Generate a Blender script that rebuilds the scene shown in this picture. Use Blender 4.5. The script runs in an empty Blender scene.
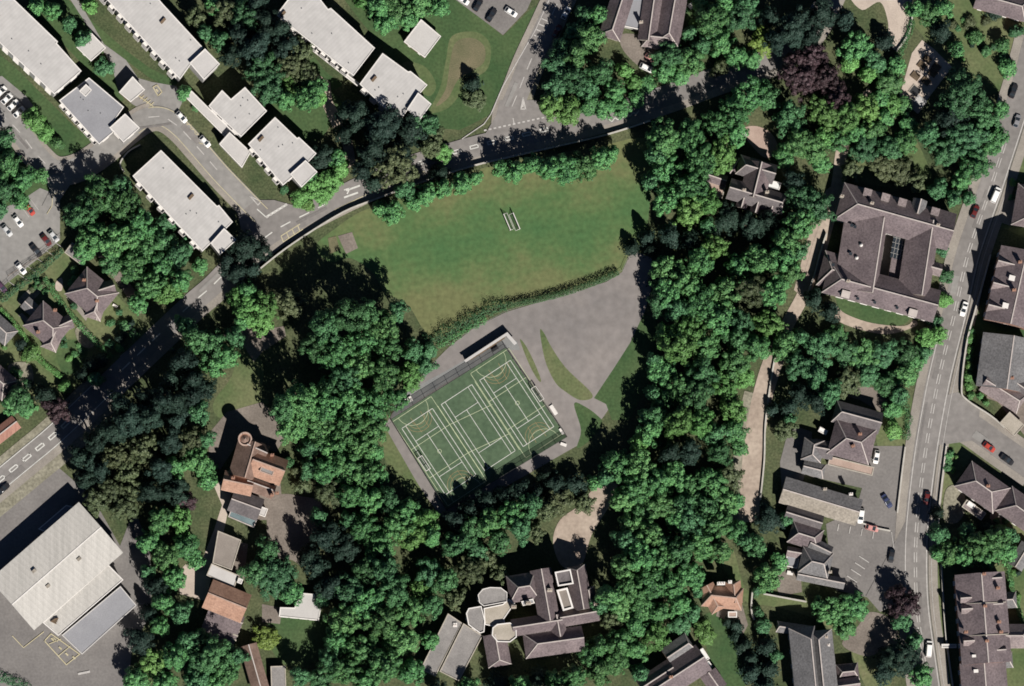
import bpy, bmesh, math, random
import numpy as np
from mathutils import Vector, Matrix
random.seed(7)
RNG = np.random.default_rng(11)
C = bpy.context.scene.collection
SC = bpy.context.scene
rad = math.radians
# ---------------------------------------------------------------- camera geometry: a far, slightly off-nadir viewpoint
MPP = 0.3                                   # metres on the ground per photo pixel
CAM = Vector((-210.0, -210.0, 3000.0))
FW = (-CAM).normalized()
RT = FW.cross(Vector((0, 1, 0))).normalized()
UP = RT.cross(FW).normalized()
DIST = CAM.length

def P(px, py, z=0.0):
    """world point at height z that lies under photo pixel (px, py)"""
    d = FW * DIST + RT * ((px - 512) * MPP) + UP * ((343 - py) * MPP)
    t = (z - CAM.z) / d.z
    p = CAM + d * t
    return Vector((p.x, p.y, z))

def Z(ox, oy, s, pts):
    """readings from an enlarged crop with origin (ox, oy) and scale s, as photo pixels"""
    return [(ox + x / s, oy + y / s) for x, y in pts]

# ---------------------------------------------------------------- materials
MATS = {}
def mat(name, c1, c2=None, scale=0.3, rough=0.85, c3=None, fine=0.0, fscale=3.0, spec=0.3, metal=0.0, stretch=None, bump=0.0, seam=None):
    m = bpy.data.materials.new(name); m.use_nodes = True
    nt = m.node_tree; b = nt.nodes['Principled BSDF']
    b.inputs['Roughness'].default_value = rough
    b.inputs['Metallic'].default_value = metal
    b.inputs['Specular IOR Level'].default_value = spec
    if c2 is None:
        c2 = tuple(min(1, v * 1.18) for v in c1); c1 = tuple(v * 0.86 for v in c1)
    tc = nt.nodes.new('ShaderNodeTexCoord'); src = tc.outputs['Object']
    if stretch:
        mp = nt.nodes.new('ShaderNodeMapping'); nt.links.new(src, mp.inputs[0])
        mp.inputs['Rotation'].default_value = (0, 0, stretch[0]); mp.inputs['Scale'].default_value = (stretch[1], stretch[2], 1)
        src = mp.outputs[0]
    n = nt.nodes.new('ShaderNodeTexNoise'); n.inputs['Scale'].default_value = scale
    n.inputs['Detail'].default_value = 7; n.inputs['Roughness'].default_value = 0.62
    nt.links.new(src, n.inputs['Vector'])
    r = nt.nodes.new('ShaderNodeValToRGB'); nt.links.new(n.outputs['Fac'], r.inputs[0])
    r.color_ramp.elements[0].position = 0.34; r.color_ramp.elements[0].color = (*c1, 1)
    r.color_ramp.elements[1].position = 0.66; r.color_ramp.elements[1].color = (*c2, 1)
    if c3:
        e = r.color_ramp.elements.new(0.8); e.color = (*c3, 1)
    out = r.outputs[0]
    if fine:
        n2 = nt.nodes.new('ShaderNodeTexNoise'); n2.inputs['Scale'].default_value = fscale; n2.inputs['Detail'].default_value = 4
        nt.links.new(tc.outputs['Object'], n2.inputs['Vector'])
        mr = nt.nodes.new('ShaderNodeMapRange'); nt.links.new(n2.outputs['Fac'], mr.inputs[0])
        mr.inputs[1].default_value = 0.3; mr.inputs[2].default_value = 0.7
        mr.inputs[3].default_value = 1 - fine; mr.inputs[4].default_value = 1 + fine
        mx = nt.nodes.new('ShaderNodeMix'); mx.data_type = 'RGBA'; mx.blend_type = 'MULTIPLY'; mx.inputs[0].default_value = 1
        nt.links.new(out, mx.inputs[6]); nt.links.new(mr.outputs[0], mx.inputs[7]); out = mx.outputs[2]
        if bump:
            bp = nt.nodes.new('ShaderNodeBump'); bp.inputs['Strength'].default_value = bump; bp.inputs['Distance'].default_value = 0.3
            nt.links.new(n2.outputs['Fac'], bp.inputs['Height']); nt.links.new(bp.outputs[0], b.inputs['Normal'])
    if seam:      # joints between sheets: direction, spacing in metres, strength
        mp = nt.nodes.new('ShaderNodeMapping'); nt.links.new(tc.outputs['Object'], mp.inputs[0]); mp.inputs['Rotation'].default_value = (0, 0, seam[0])
        wv = nt.nodes.new('ShaderNodeTexWave'); wv.wave_profile = 'SAW'; wv.inputs['Scale'].default_value = 1 / (seam[1] * 3.18); wv.inputs['Distortion'].default_value = 0.15
        nt.links.new(mp.outputs[0], wv.inputs['Vector'])
        mr = nt.nodes.new('ShaderNodeMapRange'); nt.links.new(wv.outputs['Fac'], mr.inputs[0]); mr.inputs[1].default_value = .0; mr.inputs[2].default_value = .9; mr.inputs[3].default_value = 1 - seam[2]; mr.inputs[4].default_value = 1 + seam[2]
        mx = nt.nodes.new('ShaderNodeMix'); mx.data_type = 'RGBA'; mx.blend_type = 'MULTIPLY'; mx.inputs[0].default_value = 1
        nt.links.new(out, mx.inputs[6]); nt.links.new(mr.outputs[0], mx.inputs[7]); out = mx.outputs[2]
    nt.links.new(out, b.inputs['Base Color'])
    MATS[name] = m
    return m

def field_mat():
    """mown turf: greener along the middle of the field, straw coloured towards its trodden edges, faint mowing stripes"""
    m = bpy.data.materials.new('pitch_grass'); m.use_nodes = True; nt = m.node_tree; N = nt.nodes.new; L = nt.links.new
    b = nt.nodes['Principled BSDF']; b.inputs['Roughness'].default_value = .95; b.inputs['Specular IOR Level'].default_value = .2
    tc = N('ShaderNodeTexCoord'); mp = N('ShaderNodeMapping'); mp.vector_type = 'TEXTURE'; L(tc.outputs['Object'], mp.inputs[0])
    mp.inputs['Location'].default_value = (-5.0, 32.5, 0); mp.inputs['Rotation'].default_value = (0, 0, rad(9))
    sp = N('ShaderNodeSeparateXYZ'); L(mp.outputs[0], sp.inputs[0])
    ab = N('ShaderNodeMath'); ab.operation = 'ABSOLUTE'; L(sp.outputs[1], ab.inputs[0])
    n1 = N('ShaderNodeTexNoise'); n1.inputs['Scale'].default_value = .055; n1.inputs['Detail'].default_value = 9; n1.inputs['Roughness'].default_value = .66; L(tc.outputs['Object'], n1.inputs['Vector'])
    a = N('ShaderNodeMath'); a.operation = 'MULTIPLY_ADD'; L(n1.outputs['Fac'], a.inputs[0]); a.inputs[1].default_value = 62; L(ab.outputs[0], a.inputs[2])
    mr = N('ShaderNodeMapRange'); mr.interpolation_type = 'SMOOTHSTEP'; L(a.outputs[0], mr.inputs[0]); mr.inputs[1].default_value = 20; mr.inputs[2].default_value = 54
    r = N('ShaderNodeValToRGB'); L(mr.outputs[0], r.inputs[0]); e = r.color_ramp.elements
    e[0].color = (.050, .112, .042, 1); e[1].color = (.124, .134, .060, 1); e[1].position = 1.0
    k = e.new(.45); k.color = (.070, .122, .046, 1); k = e.new(.75); k.color = (.096, .130, .053, 1)
    wv = N('ShaderNodeTexWave'); wv.inputs['Scale'].default_value = .12; wv.inputs['Distortion'].default_value = 1.2; wv.inputs['Detail'].default_value = 2; L(mp.outputs[0], wv.inputs['Vector'])
    wv.bands_direction = 'Y'
    n2 = N('ShaderNodeTexNoise'); n2.inputs['Scale'].default_value = .7; n2.inputs['Detail'].default_value = 5; L(tc.outputs['Object'], n2.inputs['Vector'])
    s = N('ShaderNodeMath'); s.operation = 'MULTIPLY_ADD'; L(n2.outputs['Fac'], s.inputs[0]); s.inputs[1].default_value = .8; s.inputs[2].default_value = .58
    s2 = N('ShaderNodeMath'); s2.operation = 'MULTIPLY_ADD'; L(wv.outputs['Fac'], s2.inputs[0]); s2.inputs[1].default_value = .05; L(s.outputs[0], s2.inputs[2])
    mx = N('ShaderNodeMix'); mx.data_type = 'RGBA'; mx.blend_type = 'MULTIPLY'; mx.inputs[0].default_value = 1; L(r.outputs[0], mx.inputs[6]); L(s2.outputs[0], mx.inputs[7])
    L(mx.outputs[2], b.inputs['Base Color']); MATS['pitch_grass'] = m

def leafmat(name, dark, light, spec=0.25, rough=0.6):
    m = bpy.data.materials.new(name); m.use_nodes = True
    nt = m.node_tree; b = nt.nodes['Principled BSDF']
    b.inputs['Roughness'].default_value = rough; b.inputs['Specular IOR Level'].default_value = spec
    g = nt.nodes.new('ShaderNodeNewGeometry'); oi = nt.nodes.new('ShaderNodeObjectInfo')
    r = nt.nodes.new('ShaderNodeValToRGB'); nt.links.new(g.outputs['Random Per Island'], r.inputs[0])
    r.color_ramp.elements[0].color = (*dark, 1); r.color_ramp.elements[1].color = (*light, 1)
    hs = nt.nodes.new('ShaderNodeHueSaturation')
    a = nt.nodes.new('ShaderNodeMapRange'); nt.links.new(oi.outputs['Random'], a.inputs[0]); a.inputs[3].default_value = 0.72; a.inputs[4].default_value = 1.3
    h = nt.nodes.new('ShaderNodeMath'); h.operation = 'MULTIPLY'; h.inputs[1].default_value = 7.31
    h2 = nt.nodes.new('ShaderNodeMath'); h2.operation = 'FRACT'
    h3 = nt.nodes.new('ShaderNodeMapRange'); h3.inputs[3].default_value = 0.478; h3.inputs[4].default_value = 0.506
    nt.links.new(oi.outputs['Random'], h.inputs[0]); nt.links.new(h.outputs[0], h2.inputs[0]); nt.links.new(h2.outputs[0], h3.inputs[0])
    nt.links.new(h3.outputs[0], hs.inputs['Hue']); nt.links.new(a.outputs[0], hs.inputs['Value']); nt.links.new(r.outputs[0], hs.inputs['Color'])
    nt.links.new(hs.outputs[0], b.inputs['Base Color'])
    MATS[name] = m

# ground
mat('earth', (0.042, 0.062, 0.026), (0.092, 0.098, 0.050), 0.10, 0.95, c3=(0.15, 0.125, 0.085), fine=0.35, fscale=1.6)
field_mat()
mat('lawn', (0.034, 0.072, 0.026), (0.062, 0.096, 0.038), 0.07, 0.95, c3=(0.10, 0.12, 0.055), fine=0.22, fscale=1.2)
mat('dry_lawn', (0.062, 0.098, 0.036), (0.130, 0.138, 0.068), 0.06, 0.95, c3=(0.20, 0.175, 0.115), fine=0.2, fscale=1.2)
mat('bare_grass', (0.095, 0.098, 0.052), (0.155, 0.135, 0.082), 0.12, 0.95, fine=0.2)
mat('asphalt', (0.160, 0.149, 0.142), (0.215, 0.200, 0.190), 0.05, 0.9, c3=(0.24, 0.222, 0.208), fine=0.12, fscale=0.6)
mat('estate_asphalt', (0.190, 0.182, 0.174), (0.24, 0.23, 0.218), 0.05, 0.9, c3=(0.27, 0.255, 0.24), fine=0.12, fscale=0.6)
mat('dark_asphalt', (0.140, 0.130, 0.125), (0.18, 0.168, 0.160), 0.1, 0.9, fine=0.12, fscale=1.4)
mat('play_asphalt', (0.160, 0.148, 0.144), (0.225, 0.202, 0.190), 0.028, 0.92, c3=(0.29, 0.25, 0.225), fine=0.12, fscale=0.4)
mat('footway', (0.20, 0.18, 0.16), (0.27, 0.245, 0.215), 0.15, 0.9, fine=0.12)
mat('verge', (0.16, 0.15, 0.11), (0.24, 0.225, 0.175), 0.2, 0.95, fine=0.3, fscale=1.3)
mat('track', (0.27, 0.215, 0.175), (0.37, 0.305, 0.25), 0.12, 0.95, fine=0.14, fscale=0.9)
mat('paving', (0.36, 0.30, 0.255), (0.46, 0.39, 0.33), 0.18, 0.9, fine=0.1)
mat('patio', (0.29, 0.21, 0.175), (0.37, 0.28, 0.235), 0.2, 0.9, fine=0.1)
mat('gravel', (0.138, 0.117, 0.101), (0.195, 0.168, 0.145), 0.14, 0.95, fine=0.18, fscale=1.8)
mat('court_green', (0.052, 0.086, 0.049), (0.074, 0.112, 0.064), 0.10, 0.9, c3=(0.09, 0.125, 0.075), fine=0.14, fscale=0.8)
mat('court_edge', (0.16, 0.165, 0.165), (0.21, 0.21, 0.205), 0.2, 0.9, fine=0.1)
mat('white_paint', (0.45, 0.45, 0.42), (0.56, 0.55, 0.52), 0.8, 0.8)
mat('faded_paint', (0.33, 0.315, 0.30), (0.45, 0.43, 0.41), 0.8, 0.8)
mat('cream_line', (0.32, 0.36, 0.23), (0.42, 0.45, 0.30), 0.8, 0.8)
mat('yellow_paint', (0.36, 0.32, 0.20), (0.46, 0.41, 0.28), 0.8, 0.8)
mat('orange_line', (0.20, 0.15, 0.07), (0.26, 0.19, 0.10), 0.8, 0.8)
mat('kerbstone', (0.34, 0.32, 0.29), (0.44, 0.42, 0.38), 0.6, 0.9)
# building fabric
mat('felt_white', (0.37, 0.357, 0.346), (0.43, 0.415, 0.402), 0.06, 0.85, c3=(0.36, 0.345, 0.325), fine=0.06, fscale=0.5, seam=(0.8, 1.0, .035))
mat('felt_pale', (0.40, 0.383, 0.37), (0.455, 0.438, 0.423), 0.14, 0.85, fine=0.05)
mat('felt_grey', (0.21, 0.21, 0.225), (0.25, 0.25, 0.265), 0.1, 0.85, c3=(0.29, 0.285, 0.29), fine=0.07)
mat('felt_dark', (0.17, 0.16, 0.155), (0.25, 0.235, 0.225), 0.16, 0.9, c3=(0.30, 0.28, 0.26), fine=0.15)
mat('felt_brown', (0.19, 0.165, 0.145), (0.245, 0.215, 0.19), 0.14, 0.9, fine=0.08)
mat('felt_tan', (0.28, 0.25, 0.205), (0.37, 0.33, 0.28), 0.2, 0.9, fine=0.1)
mat('trim_white', (0.56, 0.53, 0.50), (0.66, 0.63, 0.60), 0.4, 0.7)
mat('sheet_cream', (0.36, 0.345, 0.32), (0.44, 0.42, 0.39), 0.16, 0.6, fine=0.08, stretch=(0.72, 6, 0.4), seam=(-0.85, 1.6, .05))
mat('sheet_grey', (0.50, 0.46, 0.40), (0.57, 0.53, 0.47), 0.16, 0.6, fine=0.05, stretch=(0.72, 6, 0.4))
mat('sheet_red', (0.22, 0.10, 0.075), (0.30, 0.16, 0.12), 0.3, 0.7, fine=0.15, stretch=(0.6, 5, 0.5))
mat('slate', (0.100, 0.079, 0.084), (0.158, 0.126, 0.130), 0.14, 0.7, c3=(0.235, 0.19, 0.185), fine=0.3, fscale=1.8, bump=0.08)
mat('slate_grey', (0.118, 0.114, 0.116), (0.165, 0.160, 0.162), 0.16, 0.7, c3=(0.24, 0.228, 0.22), fine=0.3, fscale=1.8, bump=0.08)
mat('slate_pink', (0.155, 0.126, 0.126), (0.230, 0.188, 0.184), 0.14, 0.7, c3=(0.31, 0.255, 0.24), fine=0.3, fscale=1.8, bump=0.08)
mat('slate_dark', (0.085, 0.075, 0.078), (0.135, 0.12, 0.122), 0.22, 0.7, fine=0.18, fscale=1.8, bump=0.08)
mat('tile_brown', (0.135, 0.088, 0.070), (0.21, 0.142, 0.115), 0.25, 0.8, c3=(0.29, 0.205, 0.165), fine=0.22, fscale=1.8, bump=0.08)
mat('tile_orange', (0.27, 0.155, 0.11), (0.37, 0.225, 0.165), 0.25, 0.8, c3=(0.44, 0.29, 0.22), fine=0.2, fscale=1.8, bump=0.08)
mat('stone_tan', (0.205, 0.180, 0.150), (0.275, 0.245, 0.208), 0.18, 0.85, c3=(0.30, 0.27, 0.24), fine=0.25, fscale=1.6, bump=0.08)
mat('ridge_pale', (0.36, 0.32, 0.30), (0.46, 0.41, 0.38), 0.6, 0.8)
mat('ridge_red', (0.30, 0.215, 0.175), (0.40, 0.29, 0.24), 0.6, 0.8)
mat('brick', (0.23, 0.12, 0.085), (0.31, 0.175, 0.125), 0.6, 0.9, fine=0.15, fscale=4)
mat('stone', (0.30, 0.27, 0.225), (0.40, 0.36, 0.31), 0.4, 0.9, fine=0.15, fscale=3)
mat('render_cream', (0.55, 0.50, 0.42), (0.64, 0.59, 0.51), 0.3, 0.85)
mat('render_grey', (0.36, 0.35, 0.34), (0.43, 0.42, 0.40), 0.3, 0.85)
mat('timber', (0.11, 0.075, 0.045), (0.17, 0.12, 0.08), 0.8, 0.85, fine=0.2)
mat('dark_metal', (0.035, 0.036, 0.038), (0.05, 0.05, 0.052), 0.5, 0.5)
mat('steel', (0.30, 0.30, 0.30), (0.38, 0.38, 0.38), 0.5, 0.45, metal=0.6)
mat('glass', (0.020, 0.026, 0.032), (0.035, 0.042, 0.05), 0.3, 0.08, spec=0.7)
mat('conservatory', (0.60, 0.60, 0.585), (0.70, 0.70, 0.68), 0.3, 0.35)
mat('glass_blue', (0.12, 0.16, 0.17), (0.17, 0.22, 0.23), 0.3, 0.2, spec=0.6)
mat('bark', (0.06, 0.045, 0.032), (0.11, 0.085, 0.062), 1.0, 0.95, fine=0.25)
mat('rubber', (0.018, 0.018, 0.019), (0.028, 0.028, 0.029), 1, 0.8)
mat('lamp_glass', (0.6, 0.6, 0.58), (0.7, 0.7, 0.68), 1, 0.15)
mat('tail_red', (0.30, 0.02, 0.02), (0.38, 0.03, 0.03), 1, 0.2)
mat('soil', (0.075, 0.055, 0.035), (0.12, 0.09, 0.06), 0.8, 0.95, fine=0.25)
mat('pool_dark', (0.018, 0.02, 0.022), (0.026, 0.028, 0.03), 1, 0.5)
for n_, c_ in dict(car_white=(0.74, 0.73, 0.71), car_silver=(0.48, 0.48, 0.48), car_grey=(0.20, 0.20, 0.21), car_black=(0.022, 0.022, 0.025),
                   car_red=(0.38, 0.05, 0.035), car_maroon=(0.11, 0.018, 0.018), car_blue=(0.035, 0.045, 0.10), car_purple=(0.08, 0.04, 0.075),
                   car_pink=(0.50, 0.24, 0.22)).items():
    mat(n_, tuple(v * 0.97 for v in c_), tuple(v * 1.03 for v in c_), 0.5, 0.25, spec=0.5)
def mesh_fence_mat():
    m = bpy.data.materials.new('wire_mesh'); m.use_nodes = True; nt = m.node_tree
    b = nt.nodes['Principled BSDF']; b.inputs['Base Color'].default_value = (0.03, 0.04, 0.035, 1); b.inputs['Roughness'].default_value = 0.6
    t = nt.nodes.new('ShaderNodeBsdfTransparent'); mx = nt.nodes.new('ShaderNodeMixShader'); mx.inputs[0].default_value = 0.28
    nt.links.new(t.outputs[0], mx.inputs[1]); nt.links.new(b.outputs[0], mx.inputs[2])
    nt.links.new(mx.outputs[0], nt.nodes['Material Output'].inputs[0]); MATS['wire_mesh'] = m
mesh_fence_mat()
# foliage (dark leaf, light leaf)
leafmat('leaf_mid', (0.024, 0.080, 0.034), (0.108, 0.272, 0.092))
leafmat('leaf_light', (0.046, 0.115, 0.030), (0.130, 0.300, 0.088))
leafmat('leaf_deep', (0.018, 0.054, 0.026), (0.080, 0.202, 0.088))
leafmat('leaf_dark', (0.006, 0.016, 0.012), (0.036, 0.064, 0.050), 0.12)  # dark conifer leaf, deepened so some crowns stand in for deep shade
leafmat('leaf_olive', (0.032, 0.050, 0.022), (0.100, 0.125, 0.062))
leafmat('leaf_purple', (0.020, 0.013, 0.015), (0.072, 0.044, 0.050))
leafmat('leaf_lime', (0.10, 0.165, 0.032), (0.20, 0.29, 0.066))
leafmat('leaf_hedge', (0.022, 0.064, 0.026), (0.048, 0.112, 0.045))

# ---------------------------------------------------------------- object helpers
def tag(o, label=None, cat=None, group=None, kind=None):
    if label: o['label'] = label
    if cat: o['category'] = cat
    if group: o['group'] = group
    if kind: o['kind'] = kind
    return o

def link(name, me, parent=None, loc=None):
    o = bpy.data.objects.new(name, me); C.objects.link(o)
    if parent is not None: o.parent = parent
    if loc is not None: o.location = loc
    return o

def empty(name, loc, label, cat, group=None, rz=0.0):
    o = bpy.data.objects.new(name, None); C.objects.link(o)
    o.location = loc; o.rotation_euler = (0, 0, rz); o.empty_display_size = 0.5
    return tag(o, label, cat, group)

class MB:
    """collects world-space geometry into ONE mesh"""
    def __init__(s): s.v = []; s.f = []; s.m = []
    def add(s, vs, fs, mi=0):
        k = len(s.v); s.v += [tuple(v) for v in vs]; s.f += [tuple(i + k for i in f) for f in fs]; s.m += [mi] * len(fs)
    def box(s, c, size, rz=0.0, mi=0):
        hx, hy, hz = size[0] / 2, size[1] / 2, size[2] / 2; cs, sn = math.cos(rz), math.sin(rz)
        vs = []
        for dz in (-hz, hz):
            for dx, dy in ((-hx, -hy), (hx, -hy), (hx, hy), (-hx, hy)):
                vs.append((c[0] + dx * cs - dy * sn, c[1] + dx * sn + dy * cs, c[2] + dz))
        s.add(vs, [(3, 2, 1, 0), (4, 5, 6, 7), (0, 1, 5, 4), (1, 2, 6, 5), (2, 3, 7, 6), (3, 0, 4, 7)], mi)
    def bar(s, a, b, w, h, mi=0):
        a, b = Vector(a), Vector(b); d = (b - a).normalized(); up = Vector((0, 0, 1))
        if abs(d.z) > 0.98: up = Vector((1, 0, 0))
        n = d.cross(up).normalized() * (w / 2); u = n.cross(d).normalized() * (h / 2)
        vs = [a - n - u, a + n - u, a + n + u, a - n + u, b - n - u, b + n - u, b + n + u, b - n + u]
        s.add(vs, [(0, 1, 2, 3), (7, 6, 5, 4), (0, 4, 5, 1), (1, 5, 6, 2), (2, 6, 7, 3), (3, 7, 4, 0)], mi)
    def tube(s, a, b, r0, r1=None, n=8, mi=0):
        r1 = r0 if r1 is None else r1; a, b = Vector(a), Vector(b); d = (b - a).normalized()
        up = Vector((0, 0, 1)) if abs(d.z) < 0.95 else Vector((1, 0, 0)); x = d.cross(up).normalized(); y = d.cross(x)
        vs = []
        for q, r in ((a, r0), (b, r1)):
            for i in range(n):
                t = 2 * math.pi * i / n; vs.append(q + x * math.cos(t) * r + y * math.sin(t) * r)
        fs = [(i, (i + 1) % n, n + (i + 1) % n, n + i) for i in range(n)] + [tuple(range(n - 1, -1, -1)), tuple(range(n, 2 * n))]
        s.add(vs, fs, mi)
    def prism(s, pts, z0, z1, mi=0, mi_top=None):
        n = len(pts)
        vs = [(p[0], p[1], z0) for p in pts] + [(p[0], p[1], z1) for p in pts]
        s.add(vs, [(i, (i + 1) % n, n + (i + 1) % n, n + i) for i in range(n)] + [tuple(range(n - 1, -1, -1))], mi)
        s.add([(p[0], p[1], z1) for p in pts], [tuple(range(n))], mi if mi_top is None else mi_top)
    def mesh(s, name, mats, smooth=False):
        me = bpy.data.meshes.new(name); me.from_pydata(s.v, [], s.f); me.update()
        for m in mats: me.materials.append(MATS[m] if isinstance(m, str) else m)
        if len(mats) > 1: me.polygons.foreach_set('material_index', s.m)
        if smooth: me.polygons.foreach_set('use_smooth', [True] * len(s.f))
        return me
    def obj(s, name, mats, parent=None, smooth=False):
        if isinstance(mats, str): mats = [mats]
        off = Vector((0, 0, 0)); rz = 0
        if parent is not None:                      # world geometry into the parent's frame
            off = parent.location.copy(); rz = parent.rotation_euler.z
            g = parent.parent
            while g is not None: off = g.location + off; g = g.parent
            if rz:
                cs, sn = math.cos(-rz), math.sin(-rz)
                s.v = [((v[0] - off.x) * cs - (v[1] - off.y) * sn, (v[0] - off.x) * sn + (v[1] - off.y) * cs, v[2] - off.z) for v in s.v]
            else:
                s.v = [(v[0] - off.x, v[1] - off.y, v[2] - off.z) for v in s.v]
        return link(name, s.mesh(name, mats, smooth), parent)

def ccw(pts):
    a = sum(pts[i][0] * pts[(i + 1) % len(pts)][1] - pts[(i + 1) % len(pts)][0] * pts[i][1] for i in range(len(pts)))
    return list(pts) if a > 0 else list(reversed(pts))

def inset(pts, d):
    """offset a ccw polygon inwards by d"""
    n = len(pts); out = []
    for i in range(n):
        p0, p1, p2 = Vector(pts[i - 1][:2]), Vector(pts[i][:2]), Vector(pts[(i + 1) % n][:2])
        d1 = (p1 - p0).normalized(); d2 = (p2 - p1).normalized()
        n1 = Vector((-d1.y, d1.x)); n2 = Vector((-d2.y, d2.x)); b = n1 + n2
        k = max(0.25, b.dot(n1)); q = p1 + b * (d / k) if b.length > 1e-5 else p1 + n1 * d
        out.append((q.x, q.y))
    return out

def smooth_closed(pts, n=5):
    out = []; m = len(pts)
    for i in range(m):
        p0, p1, p2, p3 = (Vector(pts[(i + k) % m]) for k in (-1, 0, 1, 2))
        for j in range(n):
            t = j / n
            q = 0.5 * ((2 * p1) + (p2 - p0) * t + (2 * p0 - 5 * p1 + 4 * p2 - p3) * t * t + (3 * p1 - p0 - 3 * p2 + p3) * t ** 3)
            out.append((q.x, q.y))
    return out

def smooth_open(pts, n=8):
    out = []; m = len(pts)
    for i in range(m - 1):
        p0, p1, p2, p3 = (Vector(pts[max(0, min(m - 1, i + k))]) for k in (-1, 0, 1, 2))
        for j in range(n):
            t = j / n
            q = 0.5 * ((2 * p1) + (p2 - p0) * t + (2 * p0 - 5 * p1 + 4 * p2 - p3) * t * t + (3 * p1 - p0 - 3 * p2 + p3) * t ** 3)
            out.append((q.x, q.y))
    out.append(tuple(pts[-1])); return out

SHEETS = []; LVL = [0.0]
def nz():
    LVL[0] += 0.0018; return LVL[0]
def inside(p, poly):
    x, y = p; r = False; n = len(poly)
    for i in range(n):
        x1, y1 = poly[i]; x2, y2 = poly[(i + 1) % n]
        if (y1 > y) != (y2 > y) and x < (x2 - x1) * (y - y1) / (y2 - y1) + x1: r = not r
    return r
def gz(px, py):
    z = 0.0
    for poly, h in SHEETS:
        if h > z and inside((px, py), poly): z = h
    return z

def sheet(name, px, m, curved=False, raised=0.0, parent=None):
    pts = smooth_closed(px) if curved else list(px)
    z = nz() + raised
    w = ccw([P(x, y, z) for x, y in pts])
    mb = MB()
    if raised: mb.prism(w, 0.0, z)
    else: mb.add([(p.x, p.y, z) for p in w], [tuple(range(len(w)))])
    o = mb.obj(name, m)
    bm = bmesh.new(); bm.from_mesh(o.data); bmesh.ops.triangulate(bm, faces=[f for f in bm.faces if len(f.verts) > 4]); bm.to_mesh(o.data); bm.free()
    o['kind'] = 'structure'
    SHEETS.append((pts, z)); return o

def offset_line(line, off):
    out = []
    for i in range(len(line)):
        a = Vector(line[max(0, i - 1)]); b = Vector(line[min(len(line) - 1, i + 1)]); d = (b - a).normalized()
        out.append((line[i][0] - d.y * off, line[i][1] + d.x * off))
    return out

def ribbon(name, line, o0, o1, m, raised=0.0):
    """strip between two offsets (px) of a polyline; positive offset lies to the side reached by turning clockwise in the photo"""
    a = offset_line(line, o0); b = offset_line(line, o1); z = nz() + raised
    A = [P(x, y, z) for x, y in a]; B = [P(x, y, z) for x, y in b]; n = len(A)
    mb = MB()
    fs = [(i, i + 1, n + i + 1, n + i) if o1 < o0 else (n + i, n + i + 1, i + 1, i) for i in range(n - 1)]
    mb.add(A + B, fs)
    if raised:
        for L in (A, B):
            k = len(L); mb.add(L + [Vector((p.x, p.y, 0)) for p in L], [(i, i + 1, k + i + 1, k + i) for i in range(k - 1)])
    o = mb.obj(name, m); o['kind'] = 'structure'
    SHEETS.append((a + b[::-1], z)); return o

def line_mark(mb, pts, w, z, closed=False):
    """painted line of width w (px) along px points"""
    n = len(pts)
    for i in range(n if closed else n - 1):
        a = Vector(pts[i]); b = Vector(pts[(i + 1) % n]); d = (b - a)
        if d.length < 1e-6: continue
        d.normalize(); q = Vector((-d.y, d.x)) * (w / 2)
        c = [a - q - d * (w / 2 if closed else 0), b - q + d * (w / 2 if closed else 0), b + q + d * (w / 2 if closed else 0), a + q - d * (w / 2 if closed else 0)]
        mb.add([P(p.x, p.y, z) for p in c], [(3, 2, 1, 0)]); z += 0.00005

def at_len(line, s):
    for i in range(len(line) - 1):
        a, b = Vector(line[i]), Vector(line[i + 1]); l = (b - a).length
        if s <= l: return a + (b - a) * (s / l), (b - a).normalized()
        s -= l
    return Vector(line[-1]), (Vector(line[-1]) - Vector(line[-2])).normalized()
def total(line): return sum((Vector(line[i + 1]) - Vector(line[i])).length for i in range(len(line) - 1))
def dashes(mb, line, on, off, w, z, start=0, end=None, hollow=None, o=0.0):
    s = start; T = total(line) if end is None else end
    while s + on < T:
        a, d = at_len(line, s); b, d2 = at_len(line, s + on); q = Vector((-d.y, d.x)); a = a + q * o; b = b + q * o
        if hollow: line_mark(mb, [a - q * hollow, b - q * hollow, b + q * hollow, a + q * hollow], w, z, True)
        else: line_mark(mb, [a, b], w, z)
        s += on + off
# ---------------------------------------------------------------- ground
mb = MB(); mb.add([(-1500, -1500, 0), (1500, -1500, 0), (1500, 1500, 0), (-1500, 1500, 0)], [(0, 1, 2, 3)])
g = mb.obj('ground', 'earth'); g['kind'] = 'structure'
# lawns and fields
sheet('playing_field', [(316, 246), (336, 228), (360, 212), (385, 204), (420, 190), (470, 172), (520, 160), (600, 146), (643, 138), (650, 160), (650, 200), (646, 232), (636, 262), (612, 276), (560, 290), (515, 300), (470, 318), (440, 338), (424, 330), (408, 305), (385, 292), (372, 272), (350, 258), (330, 262)], 'pitch_grass', True)
sheet('lawn', [(-8, 48), (14, 66), (44, 96), (74, 126), (93, 142), (83, 156), (70, 163), (52, 158), (40, 150), (20, 130), (-8, 96)], 'lawn')
sheet('lawn', [(24, -4), (64, -4), (100, 28), (128, 52), (150, 68), (178, 82), (170, 88), (150, 78), (128, 62), (108, 58), (124, 100), (108, 108), (88, 70), (50, 30)], 'lawn')
sheet('lawn', [(262, 60), (300, 44), (326, 72), (342, 84), (333, 92), (342, 104), (330, 126), (318, 140), (300, 138), (286, 118), (270, 100)], 'lawn', True)
sheet('lawn', [(340, -6), (452, -6), (503, 36), (530, 10), (550, -6), (538, 26), (500, 100), (488, 116), (460, 130), (436, 128), (404, 100), (384, 50), (360, 20)], 'lawn')
sheet('lawn', [(404, 62), (424, 66), (436, 84), (430, 96), (418, 90), (406, 74)], 'dry_lawn', True)
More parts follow.
